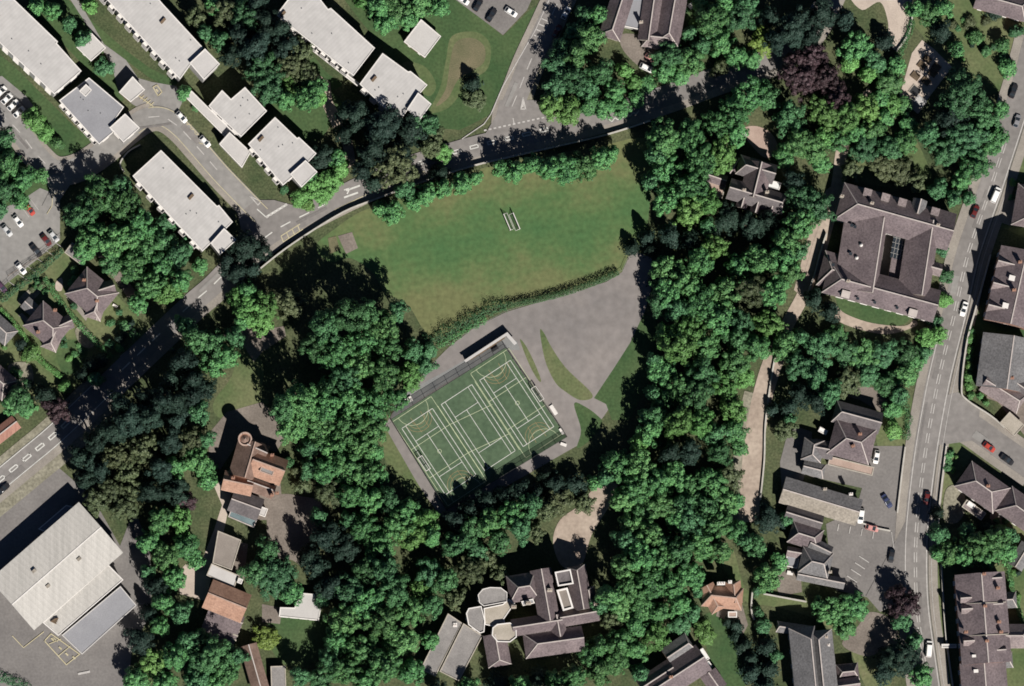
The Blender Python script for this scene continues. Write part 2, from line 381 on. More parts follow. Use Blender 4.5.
sheet('lawn', [(452, 36), (476, 32), (490, 44), (488, 68), (472, 80), (462, 92), (448, 108), (430, 112), (440, 88), (446, 60)], 'dry_lawn', True)
sheet('worn_patch', [(456, 42), (472, 38), (484, 46), (484, 62), (470, 72), (458, 80), (448, 98), (436, 106), (446, 88), (450, 62)], 'bare_grass', True)
sheet('lawn', [(240, 345), (262, 362), (262, 396), (268, 404), (226, 420), (213, 404), (232, 376)], 'dry_lawn', True)
sheet('lawn', [(0, 130), (30, 150), (52, 186), (48, 205), (26, 210), (-8, 214), (-8, 130)], 'lawn', True)
sheet('lawn', [(-8, 285), (52, 248), (76, 252), (120, 298), (148, 330), (138, 350), (120, 362), (86, 380), (52, 398), (20, 408), (-8, 415)], 'dry_lawn')
sheet('lawn', [(56, 345), (78, 340), (88, 352), (76, 372), (62, 372)], 'lawn', True)
sheet('lawn', [(272, 612), (322, 612), (326, 645), (314, 662), (292, 668), (272, 650)], 'lawn', True)
sheet('lawn', [(378, 428), (394, 422), (410, 452), (426, 488), (414, 500), (402, 484), (386, 462)], 'dry_lawn', True)
sheet('lawn', [(704, 616), (724, 618), (740, 650), (744, 690), (716, 690), (708, 655)], 'lawn', True)
sheet('lawn', [(716, 550), (732, 548), (742, 580), (752, 592), (800, 596), (818, 606), (880, 640), (890, 690), (868, 690), (846, 644), (812, 618), (770, 606), (744, 600)], 'dry_lawn', True)
sheet('lawn', [(838, 292), (856, 300), (880, 306), (908, 314), (904, 324), (880, 327), (852, 320), (838, 308)], 'lawn', True)
sheet('lawn', [(838, 148), (850, 136), (905, 130), (930, 170), (932, 190), (880, 186), (850, 178)], 'dry_lawn', True)
sheet('lawn', [(896, -6), (1000, -6), (1024, 30), (1008, 80), (985, 95), (950, 75), (932, 46), (918, 30)], 'dry_lawn', True)
sheet('lawn', [(660, -6), (720, -6), (730, 40), (700, 60), (690, 36), (682, 14)], 'lawn', True)
sheet('lawn', [(882, 404), (912, 398), (906, 448), (878, 448)], 'dry_lawn', True)
sheet('lawn', [(944, 444), (974, 441), (964, 470), (953, 486), (956, 520), (940, 520)], 'dry_lawn', True)
sheet('lawn', [(940, 530), (1030, 520), (1030, 690), (940, 690), (937, 600)], 'dry_lawn')
sheet('lawn', [(992, 180), (1030, 110), (1030, 240), (994, 224)], 'dry_lawn')
sheet('lawn', [(976, 316), (1028, 322), (1028, 345), (978, 340), (976, 388), (966, 396), (965, 345)], 'lawn')
sheet('lawn', [(-6, 680), (0, 674), (22, 684), (30, 692), (-6, 692)], 'lawn')
# yards, car parks and gravel
sheet('playground', [(632, 250), (652, 258), (651, 290), (644, 314), (630, 344), (602, 388), (612, 404), (604, 416), (584, 442), (566, 452), (448, 520), (440, 516), (386, 424), (400, 400), (434, 362), (450, 346), (474, 328), (506, 312), (560, 296), (606, 282), (622, 272)], 'play_asphalt')
sheet('court_margin', [(398, 396), (444, 372), (505, 337), (517, 341), (520, 350), (505, 350), (440, 386), (392, 418)], 'court_edge')
sheet('grass_strip', [(540, 331), (544, 333), (552, 348), (566, 368), (589, 390), (592, 398), (580, 400), (566, 392), (555, 382), (545, 360)], 'dry_lawn', True)
sheet('grass_strip', [(520, 340), (526, 346), (535, 364), (541, 380), (538, 380), (529, 364)], 'dry_lawn', True)
sheet('grass_strip', [(594, 398), (602, 386), (614, 368), (630, 343), (644, 313), (658, 320), (650, 380), (630, 420), (612, 420), (606, 404)], 'lawn')
sheet('grass_strip', [(574, 404), (584, 406), (598, 416), (602, 424), (590, 440), (577, 448), (581, 430)], 'lawn', True)
sheet('yard', [(-10, 492), (52, 462), (92, 496), (120, 546), (134, 510), (150, 545), (152, 612), (132, 648), (128, 692), (-10, 692)], 'dark_asphalt')
sheet('yard', [(210, 432), (227, 412), (262, 402), (280, 420), (284, 440), (276, 452), (240, 440), (220, 470), (208, 462)], 'gravel')
sheet('yard', [(268, 500), (282, 494), (300, 496), (320, 502), (322, 524), (308, 546), (304, 566), (292, 560), (270, 552)], 'gravel', True)
sheet('yard', [(256, 480), (280, 478), (282, 500), (270, 520), (252, 520)], 'gravel')
sheet('terrace', [(178, 572), (186, 564), (212, 575), (206, 601), (180, 594)], 'paving')
sheet('terrace', [(214, 486), (222, 480), (232, 492), (222, 540), (204, 585), (194, 580), (214, 530), (222, 505)], 'paving')
sheet('terrace', [(232, 540), (248, 544), (244, 580), (230, 574)], 'gravel')
sheet('yard', [(262, 604), (282, 608), (280, 624), (262, 622)], 'gravel')
sheet('hard_standing', [(68, -4), (76, -4), (104, 44), (126, 60), (138, 78), (152, 82), (176, 86), (184, 98), (178, 112), (150, 114), (132, 104), (118, 90), (112, 66), (98, 42)], 'estate_asphalt')
sheet('car_park', [(-10, 214), (22, 200), (40, 188), (60, 196), (60, 240), (34, 262), (-10, 296)], 'estate_asphalt')
sheet('car_park', [(-10, 78), (2, 76), (26, 96), (38, 112), (24, 122), (-10, 98)], 'estate_asphalt')
sheet('car_park', [(448, -6), (503, 35), (527, 10), (534, -6)], 'dark_asphalt')
sheet('drive', [(622, 34), (650, 38), (656, 54), (648, 70), (636, 64), (622, 48)], 'gravel', True)
sheet('patio', [(742, 130), (756, 126), (772, 134), (778, 150), (766, 158), (752, 146)], 'patio', True)
sheet('drive', [(853, -6), (862, 10), (880, 2), (888, 22), (888, 40), (896, 50), (908, 38), (912, 18), (908, -6)], 'paving', True)
sheet('terrace', [(922, 40), (934, 49), (952, 67), (930, 96), (918, 114), (899, 98), (912, 53)], 'paving')
sheet('drive', [(812, 222), (826, 190), (840, 180), (846, 186), (836, 216), (822, 268), (806, 300), (794, 290)], 'track')
sheet('courtyard', [(884, 220), (906, 226), (902, 290), (874, 286)], 'dark_asphalt')
sheet('path', [(834, 304), (846, 314), (872, 323), (904, 326), (914, 320), (916, 326), (890, 334), (866, 331), (840, 322), (828, 308)], 'track', True)
sheet('forecourt', [(790, 424), (812, 432), (812, 452), (802, 484), (782, 492), (780, 462)], 'dark_asphalt')
sheet('car_park', [(874, 446), (905, 446), (898, 516), (896, 560), (870, 598), (836, 590), (830, 560), (826, 524), (856, 510), (862, 488), (808, 476), (830, 462)], 'dark_asphalt')
sheet('yard', [(786, 560), (800, 566), (802, 592), (780, 596), (774, 580)], 'gravel')
sheet('turning_area', [(842, 644), (858, 626), (870, 612), (892, 620), (898, 642), (880, 652), (864, 656)], 'gravel', True)
sheet('yard', [(844, 384), (876, 388), (890, 404), (880, 412), (860, 400), (846, 396)], 'gravel')
sheet('yard', [(986, 398), (998, 402), (1028, 440), (1028, 400), (1020, 392), (990, 388)], 'gravel')
sheet('path', [(720, 600), (742, 604), (748, 625), (740, 640), (732, 622), (716, 616)], 'gravel')
sheet('drive', [(617, 483), (611, 503), (592, 534), (581, 566), (562, 566), (553, 542), (560, 520), (580, 505), (594, 489)], 'track', True)
sheet('path', [(222, 336), (236, 326), (262, 330), (284, 326), (286, 336), (262, 352), (254, 362), (244, 346), (236, 342)], 'gravel')
sheet('path', [(314, 72), (330, 82), (332, 100), (342, 120), (352, 140), (356, 164), (348, 168), (342, 144), (330, 122), (322, 104), (318, 86)], 'track')
sheet('path', [(120, 356), (140, 340), (146, 352), (128, 372), (122, 368)], 'footway')
sheet('field_mat', [(328, 238), (336, 236), (340, 250), (330, 254)], 'bare_grass')
sheet('field_mat', [(338, 236), (352, 232), (358, 248), (346, 254)], 'gravel')
# roads
R_SCHOOL = smooth_open([(-20, 496), (2, 478), (28, 456.5), (56, 433), (100, 391), (150, 343), (190, 305), (212, 286), (240, 258), (274, 231), (310, 212), (352, 191), (400, 170), (462, 150), (523, 135), (580, 121), (634, 106), (668, 95), (720, 76), (772, 58), (808, 32), (830, -10)])
R_LOOP = smooth_open([(-12, 104), (16, 128), (38, 156), (56, 170), (78, 167), (102, 152), (128, 130), (146, 118), (163, 117), (180, 128), (200, 150), (220, 173), (246, 200), (263, 217), (272, 226)])
R_SPUR = smooth_open([(508, 128), (510, 112), (519, 90), (530, 62), (544, 32), (558, 2), (566, -14)])
R_MAIN = smooth_open([(1036, 38), (1024, 84), (1014, 116), (1003, 150), (990, 190), (976, 230), (966, 262), (955, 312), (945, 352), (936, 392), (925, 455), (917.5, 518), (915.5, 560), (917, 605), (923, 652), (930, 700)])
R_SIDE = smooth_open([(940, 414), (968, 424), (1000, 446), (1034, 470)])
R_ACC = smooth_open([(60, 180), (50, 202), (30, 226), (0, 250), (-16, 262)])
ribbon('footway', R_MAIN, -13, -22, 'footway', 0.09)
ribbon('footway', R_MAIN, 12, 21, 'footway', 0.09)
ribbon('footway', R_SCHOOL, 10.5, 18, 'footway', 0.09)
ribbon('verge', R_SCHOOL[:34], -10.5, -18, 'verge')
ribbon('verge', R_SCHOOL[:34], 18, 29, 'verge')
ribbon('footway', R_LOOP, 10, 15, 'footway', 0.09)
ribbon('footway', R_LOOP[:60], -10, -14, 'footway', 0.09)
ribbon('footway', R_SPUR, -11, -17, 'footway', 0.09)
ribbon('verge', R_SPUR, 11, 16, 'verge')
ribbon('footway', R_SIDE, -12, -20, 'footway', 0.09)
ribbon('footway', R_SIDE, 12, 20, 'footway', 0.09)
road_side = ribbon('road', R_SIDE, -13, 13, 'asphalt', 0.0)
road_school = ribbon('road', R_SCHOOL, -10.5, 10.5, 'asphalt', 0.1)
road_loop = ribbon('road', R_LOOP, -10, 10, 'estate_asphalt', 0.1)
road_spur = ribbon('road', R_SPUR, -11, 11, 'asphalt', 0.1)
sheet('road', [(484, 136), (496, 116), (500, 100), (536, 100), (541, 112), (556, 118), (548, 132), (514, 140)], 'asphalt', raised=0.1)
sheet('road', [(238, 214), (256, 200), (274, 200), (296, 206), (290, 222), (262, 240), (244, 244)], 'asphalt', raised=0.1)
sheet('road', [(40, 170), (62, 160), (80, 168), (72, 182), (56, 206), (42, 206), (50, 190)], 'estate_asphalt', raised=0.1)
road_main = ribbon('road', R_MAIN, -12.5, 12, 'asphalt', 0.1)
sheet('road', [(936, 398), (958, 392), (980, 410), (976, 440), (948, 444), (928, 446)], 'asphalt', raised=0.1)
sheet('road_apron', [(896, 540), (906, 520), (906, 600), (880, 612), (866, 596)], 'dark_asphalt', raised=0.1)
R_TRACK = smooth_open([(872, 92), (850, 118), (842, 150), (838, 180), (832, 210), (820, 244), (806, 290), (788, 325), (772, 362), (762, 395), (754, 435), (750, 478), (748, 522)])
ribbon('track', R_TRACK[32:64], -6, 7, 'track')
ribbon('track', R_TRACK[62:], -11, 9, 'track')
ribbon('track', R_TRACK[:34], -6, 6, 'track')
ribbon('verge', R_TRACK[72:], 9, 18, 'verge')
ribbon('path', smooth_open([(388, 424), (404, 452), (424, 486), (444, 514)]), -4, 4, 'play_asphalt')

def kerb(line, o, parent):
    mb = MB(); a = offset_line(line, o - 0.5); b = offset_line(line, o + 0.5); z = 0.2; n = len(a)
    A = [P(x, y, z) for x, y in a]; B = [P(x, y, z) for x, y in b]
    mb.add(A + B, [(n + i, n + i + 1, i + 1, i) for i in range(n - 1)])
    k = [Vector((p.x, p.y, 0)) for p in A]; l = [Vector((p.x, p.y, 0)) for p in B]
    mb.add(A + k, [(i, i + 1, n + i + 1, n + i) for i in range(n - 1)]); mb.add(B + l, [(n + i, n + i + 1, i + 1, i) for i in range(n - 1)])
    for v in range(len(mb.v)):
        x = mb.v[v]; mb.v[v] = (x[0], x[1], x[2] + LVL[0] * (1 if x[2] > 0.1 else 0))
    o_ = mb.obj('kerb', 'kerbstone', parent); return o_
def marks(parent, fn, m='white_paint'):
    z = LVL[0] + 0.12; nz(); nz(); mb = MB(); fn(mb, z); o = mb.obj('road_marking', m, parent); return o

def m_school(mb, z):
    L = R_SCHOOL
    dashes(mb, L, 9, 8, 1.2, z, 5, 125, hollow=1.6)
    dashes(mb, L, 11, 10, 1.1, z, 190, 340)
    dashes(mb, L, 11, 10, 1.1, z, 362, 470)
    dashes(mb, L, 8, 10, 1.0, z, 520, 700, hollow=1.5)
    line_mark(mb, [(266, 217), (286, 205)], 2.0, z + .001); line_mark(mb, [(257, 209), (266, 217)], 1.0, z)
    for i in range(2):
        a = (344 + 2 * i, 194.5 - 4 * i if i else 197.5); line_mark(mb, [a, (a[0] + 14, a[1] - 5)], 1.8, z + .001)
    line_mark(mb, [(344, 190), (350, 188), (347, 194)], 1.2, z + .002)
    zz = [(609 + 3.0 * i, 121 - 0.9 * i + (2.2 if i % 2 else -2.2) * 0.7) for i in range(11)]
    line_mark(mb, zz, 0.9, z + .003)
    e0 = offset_line(L, -9.6); e1 = offset_line(L, 9.6)
    line_mark(mb, e1[2:34], 0.8, z); line_mark(mb, e0[2:34], 0.8, z + .004)
marks(road_school, m_school, 'white_paint')
def m_school_y(mb, z):
    line_mark(mb, [(283, 242), (303, 229)], 0.9, z); line_mark(mb, [(281, 236), (300, 224)], 0.9, z + .001)
    for t in range(4):
        x, y = 282 + 5.5 * t, 239 - 3.6 * t; line_mark(mb, [(x - 1, y - 3), (x + 1.5, y + 3)], 0.9, z + .002)
    line_mark(mb, offset_line(R_SCHOOL, 9.4)[84:100], 0.7, z + .004)
marks(road_school, m_school_y, 'yellow_paint')
def m_loop(mb, z):
    dashes(mb, R_LOOP, 11, 9, 0.9, z, 12, 105); dashes(mb, R_LOOP, 11, 9, 0.9, z, 205, 316)
    for i in range(6):
        t = i / 5; line_mark(mb, [(266 + 19 * t, 217.5 - 12 * t), (268 + 19 * t, 216 - 12 * t)], 2.6, z + .001)
    line_mark(mb, [(250, 196), (258, 205), (261, 201.5)], 1.0, z + .001, True)
marks(road_loop, m_loop, 'faded_paint')
def m_est_y(mb, z):
    for i in range(5):
        line_mark(mb, [(141 + 3.2 * i, 93 + 2.3 * i), (137 + 3.2 * i, 97 + 2.3 * i)], 0.8, z)
        line_mark(mb, [(137 + 3.2 * i, 94 + 2.3 * i), (141 + 3.2 * i, 98 + 2.3 * i)], 0.8, z + .0006)
    line_mark(mb, [(153, 87), (157, 85), (162, 92), (158, 96)], 1.0, z + .001, True); line_mark(mb, [(156, 89), (158, 91.5)], 1.6, z + .001)
    for i in range(4): line_mark(mb, [(187 + 4 * i, 124 + 5 * i), (191 + 4 * i, 125 + 5 * i), (191 + 4 * i, 129 + 5 * i), (187 + 4 * i, 128 + 5 * i)], 0.7, z + .002, True)
    line_mark(mb, offset_line(R_LOOP, -9)[58:104], 0.7, z + .003); line_mark(mb, offset_line(R_LOOP, 9)[50:104], 0.7, z + .004)
    line_mark(mb, [(54, 194), (60, 192), (66, 191)], 0.8, z); line_mark(mb, [(53, 192), (52, 206), (47, 214)], 0.7, z)
marks(road_loop, m_est_y, 'yellow_paint')
def m_spur(mb, z):
    dashes(mb, R_SPUR, 12, 8, 0.9, z, 22, 140)
    line_mark(mb, [(521, 109), (523, 98), (525.5, 109)], 1.3, z + .001, True); line_mark(mb, [(522.4, 107), (523.4, 102)], 1.8, z + .002)
    for i in range(13): x = 484 + 4.8 * i; y = 130.5 - 1.05 * i; line_mark(mb, [(x, y), (x + 2.6, y - .6)], 1.7, z + .001)
    e = offset_line(R_SPUR, 10.2)
    line_mark(mb, [(462, 139), (484, 124), (491, 114), (503, 86), (535, 31), (549, 0)], 0.9, z + .003)
    for k in range(4):
        line_mark(mb, [(534 + 2.5 * k, 35 - 5.5 * k), (541 + 2.5 * k, 38 - 5.5 * k)], 1.3, z + .004)
    line_mark(mb, [(513, 118), (514, 123.5)], 1.0, z)
marks(road_spur, m_spur, 'faded_paint')
def m_main(mb, z):
    dashes(mb, R_MAIN, 10, 5, 0.8, z, 110, 700, o=1.3); dashes(mb, R_MAIN, 10, 5, 0.8, z + .003, 110, 700, o=-1.1)
    line_mark(mb, offset_line(R_MAIN, -11), 1.0, z + .001); line_mark(mb, offset_line(R_MAIN, 10.2)[60:], 0.9, z + .002)
    line_mark(mb, offset_line(R_MAIN, -16)[30:], 0.5, z + .004)
marks(road_main, m_main, 'faded_paint')
def m_carpark(mb, z):
    for i in range(6): line_mark(mb, [(10 + 9 * i - 2, 281 - 8 * i), (18 + 9 * i, 290 - 8 * i - 2)], 0.5, z)
    for i in range(4): line_mark(mb, [(2 + 9.5 * i, 220 - 7 * i), (10 + 9.5 * i, 231 - 7 * i)], 0.5, z)
    for i in range(4): line_mark(mb, [(859 - 4 * i, 556 + 6.6 * i), (869 - 4 * i, 562.5 + 6.6 * i)], 0.9, z)
    for i in range(4): line_mark(mb, [(838.8 + 11.7 * i, 524 + 2.5 * i), (837.5 + 11.7 * i, 531 + 2.5 * i)], 0.8, z)
    line_mark(mb, [(891.5, 532), (894, 549)], 0.6, z + .001)
    line_mark(mb, [(78, 674), (90, 671.5)], 2.2, z)
o = marks(None, m_carpark, 'faded_paint'); o['kind'] = 'structure'; o.name = 'bay_marking'
def m_yard(mb, z):
    b = Z(0, 546, 4.9, [(250, 430), (390, 530), (325, 582), (218, 465)]); line_mark(mb, b, 1.0, z, True)
    for a, c in (((300, 455), (240, 480)), ((345, 490), (285, 540)), ((262, 448), (282, 470))): q = Z(0, 546, 4.9, [a, c]); line_mark(mb, q, 0.8, z + .001)
    for x, y in ((260, 455), (298, 498), (330, 528), (365, 545)): q = Z(0, 546, 4.9, [(x - 9, y - 4), (x + 4, y + 9)]); line_mark(mb, q, 1.6, z + .002)
    line_mark(mb, Z(0, 546, 4.9, [(60, 440), (115, 498), (215, 420)]), 0.8, z + .003)
o = marks(None, m_yard, 'yellow_paint'); o['kind'] = 'structure'; o.name = 'bay_marking'
for k, (line, s0, ln, o_, w_, m_) in enumerate(((R_MAIN, 330, 26, 4, 5, 'dark_asphalt'), (R_MAIN, 470, 40, -6, 5, 'estate_asphalt'), (R_MAIN, 250, 18, 6, 6, 'estate_asphalt'), (R_SCHOOL, 30, 22, 5, 6, 'dark_asphalt'), (R_SCHOOL, 350, 16, -5, 6, 'dark_asphalt'), (R_LOOP, 90, 14, 4, 6, 'dark_asphalt'), (R_LOOP, 240, 24, -4, 6, 'asphalt'), (R_SPUR, 60, 20, 5, 6, 'dark_asphalt'), (R_SIDE, 40, 16, 5, 8, 'estate_asphalt'), (R_MAIN, 380, 60, 7, 2, 'dark_asphalt'), (R_MAIN, 560, 50, -3, 3, 'dark_asphalt'), (R_MAIN, 160, 40, 3, 3, 'dark_asphalt'), (R_SCHOOL, 300, 30, -4, 3, 'estate_asphalt'), (R_SCHOOL, 420, 34, 4, 3, 'dark_asphalt'), (R_LOOP, 30, 30, 3, 3, 'dark_asphalt'), (R_LOOP, 190, 36, 5, 2.5, 'dark_asphalt'), (R_SPUR, 20, 26, -5, 4, 'estate_asphalt'))):
    a, d = at_len(line, s0); b2, d2 = at_len(line, s0 + ln); q = Vector((-d.y, d.x)); h = w_ / 2
    sheet('road_patch', [tuple(a + q * (o_ - h)), tuple(b2 + q * (o_ - h)), tuple(b2 + q * (o_ + h)), tuple(a + q * (o_ + h))], m_, raised=0.1)
sheet('garden_path', [(18, 315), (22, 313), (50, 338), (52, 345), (48, 346)], 'footway'); sheet('garden_path', [(66, 297), (70, 296), (88, 316), (86, 321)], 'footway')
sheet('garden_path', [(75, 330), (84, 326), (96, 340), (90, 348), (80, 344)], 'verge', True); sheet('garden_path', [(56, 282), (62, 278), (62, 290), (56, 290)], 'paving', True)
sheet('garden_path', [(18, 300), (34, 286), (42, 290), (26, 306)], 'verge', True); sheet('garden_path', [(95, 252), (102, 250), (150, 308), (140, 314), (122, 290)], 'gravel')
sheet('garden_path', [(8, 366), (30, 364), (32, 386), (16, 394)], 'verge', True); sheet('garden_path', [(946, 490), (960, 486), (966, 506), (958, 522), (944, 520)], 'verge', True)
sheet('garden_path', [(994, 505), (1008, 512), (1000, 530), (990, 522)], 'footway', True); sheet('garden_path', [(1006, 196), (1016, 200), (1012, 226), (1000, 222)], 'footway')
# ---------------------------------------------------------------- sports court
CT = Z(380, 320, 3.43, [(36, 342), (430, 96), (640, 402), (228, 652)])
sheet('sports_court', CT, 'court_green')
U = Vector((0.549, 0.836)); V = Vector((0.836, -0.549))
def q_(o, a, b): o = Vector(o); p = o + U * (a / MPP) + V * (b / MPP); return (p.x, p.y)
CO = [Z(380, 320, 3.43, [p])[0] for p in ((75, 372), (210, 290), (342, 207))]
def m_court(mb, z):
    for k, o in enumerate(CO):
        line_mark(mb, [q_(o, 0, 0), q_(o, 23.77, 0), q_(o, 23.77, 10.97), q_(o, 0, 10.97)], 0.56, z + .0015 * k, True)
        for b in (1.37, 9.6): line_mark(mb, [q_(o, 0.1, b), q_(o, 23.67, b)], 0.5, z + .0005)
        for a in (5.485, 18.285): line_mark(mb, [q_(o, a, 1.37), q_(o, a, 9.6)], 0.5, z + .001)
        line_mark(mb, [q_(o, 5.6, 5.485), q_(o, 18.2, 5.485)], 0.5, z + .0006)
def m_court2(mb, z):
    for o in (CO[0], CO[2]):
        line_mark(mb, [q_(o, -3.2, -1.2), q_(o, 27.0, -1.2), q_(o, 27.0, 12.6), q_(o, -3.2, 12.6)], 0.5, z, True)
        for a in (6.9, 17.0): line_mark(mb, [q_(o, a, -1.2), q_(o, a, 12.6)], 0.5, z + .0006)
        for a0, s in ((-3.2, 1), (27.0, -1)):
            pts = [q_(o, a0 + s * 4.9 * math.sin(math.pi * t / 14), 5.7 - 4.9 * math.cos(math.pi * t / 14)) for t in range(15)]
            line_mark(mb, pts, 0.42, z + .001)
        line_mark(mb, [q_(o, 11.9 + 0.6 * math.cos(t * .7), 5.7 + 0.6 * math.sin(t * .7)) for t in range(10)], 0.5, z + .0015)
    line_mark(mb, [q_(CO[0], 6.9, 12.6), q_(CO[1], 8.4, 12.8)], 0.5, z); line_mark(mb, [q_(CO[0], 17.0, 12.6), q_(CO[1], 18.6, 12.8)], 0.5, z)
    line_mark(mb, [q_(CO[1], -0.2, -1.1), q_(CO[1], 24.2, -1.1)], 0.5, z + .001); line_mark(mb, [q_(CO[1], -0.2, 12.2), q_(CO[1], 24.2, 12.2)], 0.5, z + .001)
def m_court3(mb, z):
    for o in (CO[0], CO[2]):
        for a0, s in ((-1.2, 1), (25.0, -1)):
            for r in (2.2, 3.3, 4.3):
                pts = [q_(o, a0 + s * (1.0 + r * math.sin(math.pi * t / 12)), 5.7 - r * math.cos(math.pi * t / 12)) for t in range(13)]
                line_mark(mb, pts, 0.4, z + r * .0006)
            line_mark(mb, [q_(o, a0, 3.9), q_(o, a0 + s * 5.4, 4.4)], 0.4, z); line_mark(mb, [q_(o, a0, 7.5), q_(o, a0 + s * 5.4, 7.0)], 0.4, z)
for f, m in ((m_court3, 'orange_line'), (m_court2, 'cream_line'), (m_court, 'white_paint')):
    z = nz() + .002; nz(); nz(); mb = MB(); f(mb, z); o = mb.obj('court_marking', m); o['kind'] = 'structure'
# ---------------------------------------------------------------- building parts (shared meshes)
def rect_px(cx, cy, L, W, ang):
    a = rad(ang); ux, uy = math.cos(a), math.sin(a); vx, vy = -uy, ux
    return [(cx + ux * s * L / 2 + vx * t * W / 2, cy + uy * s * L / 2 + vy * t * W / 2) for s, t in ((-1, -1), (1, -1), (1, 1), (-1, 1))]

def window_meshes(w, h, frame='trim_white'):
    f = MB(); t = 0.09
    for c, s in (((0, 0, -h / 2), (w, .1, t)), ((0, 0, h / 2), (w, .1, t)), ((-w / 2, 0, 0), (t, .1, h)), ((w / 2, 0, 0), (t, .1, h)), ((0, 0, 0), (t * .7, .07, h))): f.box(c, s)
    f.box((0, -.09, -h / 2 - .08), (w + .2, .2, .06))
    p = MB(); p.box((0, .02, 0), (w - .05, .03, h - .05))
    return f.mesh('window', [frame]), p.mesh('pane', ['glass'])
WIN = {'house': window_meshes(1.2, 1.3), 'block': window_meshes(2.1, 1.4), 'small': window_meshes(0.8, 1.0)}
def add_window(root, pos, ang, kind='house'):
    """pos in world, ang = direction of the wall (radians); the frame's outside faces -Y turned by ang"""
    o = link('window', WIN[kind][0], root, Vector(pos) - root.location); o.rotation_euler = (0, 0, ang)
    link('pane', WIN[kind][1], o)
def door_mesh():
    d = MB(); d.box((0, 0, 1.0), (0.95, .09, 2.0)); return d.mesh('door', ['timber'])
DOOR = door_mesh(); hm = MB(); hm.box((.35, -.08, 1.0), (.05, .08, .16)); HANDLE = hm.mesh('handle', ['steel'])
def add_door(root, pos, ang):
    o = link('door', DOOR, root, Vector(pos) - root.location); o.rotation_euler = (0, 0, ang); link('handle', HANDLE, o)

def chimney(root, px, py, zt, h=1.6, m='brick', w=(1.0, 0.7), rz=0.0, pots=2):
    p = P(px, py, zt); mb = MB(); mb.box((p.x, p.y, zt - 1.2), (w[0], w[1], h + 1.4), rz); mb.box((p.x, p.y, zt + h / 2 - .45), (w[0] + .16, w[1] + .16, .14), rz)
    c = mb.obj('chimney', m, root)
    pm = MB()
    for i in range(pots):
        d = (i - (pots - 1) / 2) * w[0] / max(1, pots); pm = MB(); pm.tube((p.x + d * math.cos(rz), p.y + d * math.sin(rz), zt + h / 2 - .5), (p.x + d * math.cos(rz), p.y + d * math.sin(rz), zt + h / 2 + .05), .14, .11)
        pm.v = [tuple(Vector(v) - root.location) for v in pm.v]; link('chimney_pot', pm.mesh('chimney_pot', ['tile_orange']), c)

ROOTS = {}
def wing(root, cx, cy, L, W, ang, e, rise, hip=(0, 0), roof='slate', wall='brick', ro=0.0, oppo=None, ridge='ridge_pale', windows=True, oh=0.35, kind='house', door=False, z0=0.0, storeys=2):
    """one pitched range: px centre (as seen at the eaves), px length along ang, px width, eaves height, rise"""
    c = P(cx, cy, e + rise * 0.4); a_ = -rad(ang); A = Vector((math.cos(a_), math.sin(a_), 0)); B = Vector((-A.y, A.x, 0))
    hl, hw = L * MPP / 2, W * MPP / 2; c = Vector((c.x, c.y, 0))
    def q(s, t, z): v = c + A * s + B * t; return Vector((v.x, v.y, z))
    mb = MB(); i = hl - .2, hw - .2
    mb.prism([q(-i[0], -i[1], 0), q(i[0], -i[1], 0), q(i[0], i[1], 0), q(-i[0], i[1], 0)], z0, e - .02); mb.obj('wall', wall, root)
    zr = e + rise; rt = ro * hw; sl = rise / hw * oh; x, y = hl + (oh if not hip[0] else oh), hw + oh
    r0, r1 = -x + hip[0] * (hw + oh), x - hip[1] * (hw + oh)
    if r1 < r0 + .2: m_ = (r0 + r1) / 2; r0, r1 = m_ - .1, m_ + .1
    ez = e - sl * .5
    top = [q(-x, -y, ez), q(x, -y, ez), q(x, y, ez), q(-x, y, ez)]; bot = [q(-x, -y, ez - .2), q(x, -y, ez - .2), q(x, y, ez - .2), q(-x, y, ez - .2)]
    rg = [q(r0, rt, zr), q(r1, rt, zr)]
    mb = MB(); mb.add(top + bot + rg, [(0, 1, 9, 8)], 0); mb.add(top + bot + rg, [(2, 3, 8, 9)], 3 if oppo else 0)
    mb.add(top + bot + rg, [(1, 2, 9)], 0 if hip[1] else 1); mb.add(top + bot + rg, [(3, 0, 8)], 0 if hip[0] else 1)
    mb.add(top + bot + rg, [(4, 5, 1, 0), (5, 6, 2, 1), (6, 7, 3, 2), (7, 4, 0, 3), (7, 6, 5, 4)], 2)
    rf = mb.obj('roof', [roof, wall, 'trim_white'] + ([oppo] if oppo else []), root)
    rm = MB(); rm.bar(rg[0] + Vector((0, 0, .04)), rg[1] + Vector((0, 0, .04)), .34, .14)
    for k, (h_, pts) in enumerate(((hip[0], (0, 3)), (hip[1], (1, 2)))):
        if h_:
            for v in pts: rm.bar(top[v] + Vector((0, 0, .05)), rg[k] + Vector((0, 0, .05)), .26, .12)
    off = root.location
    rm.v = [tuple(Vector(v) - off) for v in rm.v]
    link('ridge_tiles', rm.mesh('ridge_tiles', [ridge]), rf)
    if windows:
        n = max(1, int(2 * hl / 3.6)); st = [1.6 + 2.7 * k for k in range(storeys) if 1.6 + 2.7 * k + .8 < e]
        for k in range(n):
            s = -hl + (k + .5) * 2 * hl / n
            for z in st:
                add_window(root, q(s, -i[1] - .04, z), a_, kind)
                add_window(root, q(s, i[1] + .04, z), a_ + math.pi, kind)
        if not hip[0]: add_window(root, q(-i[0] - .04, 0, st[-1]), a_ - math.pi / 2, kind)
        if not hip[1]: add_window(root, q(i[0] + .04, 0, st[-1]), a_ + math.pi / 2, kind)
    if door: add_door(root, q(hl * .18, -i[1] - .05, 0), a_)
    return q, rf

def house(name, label, px, py, group=None, cat='house'):
    p = P(px, py, 4.0); return empty(name, (p.x, p.y, 0), label, cat, group)

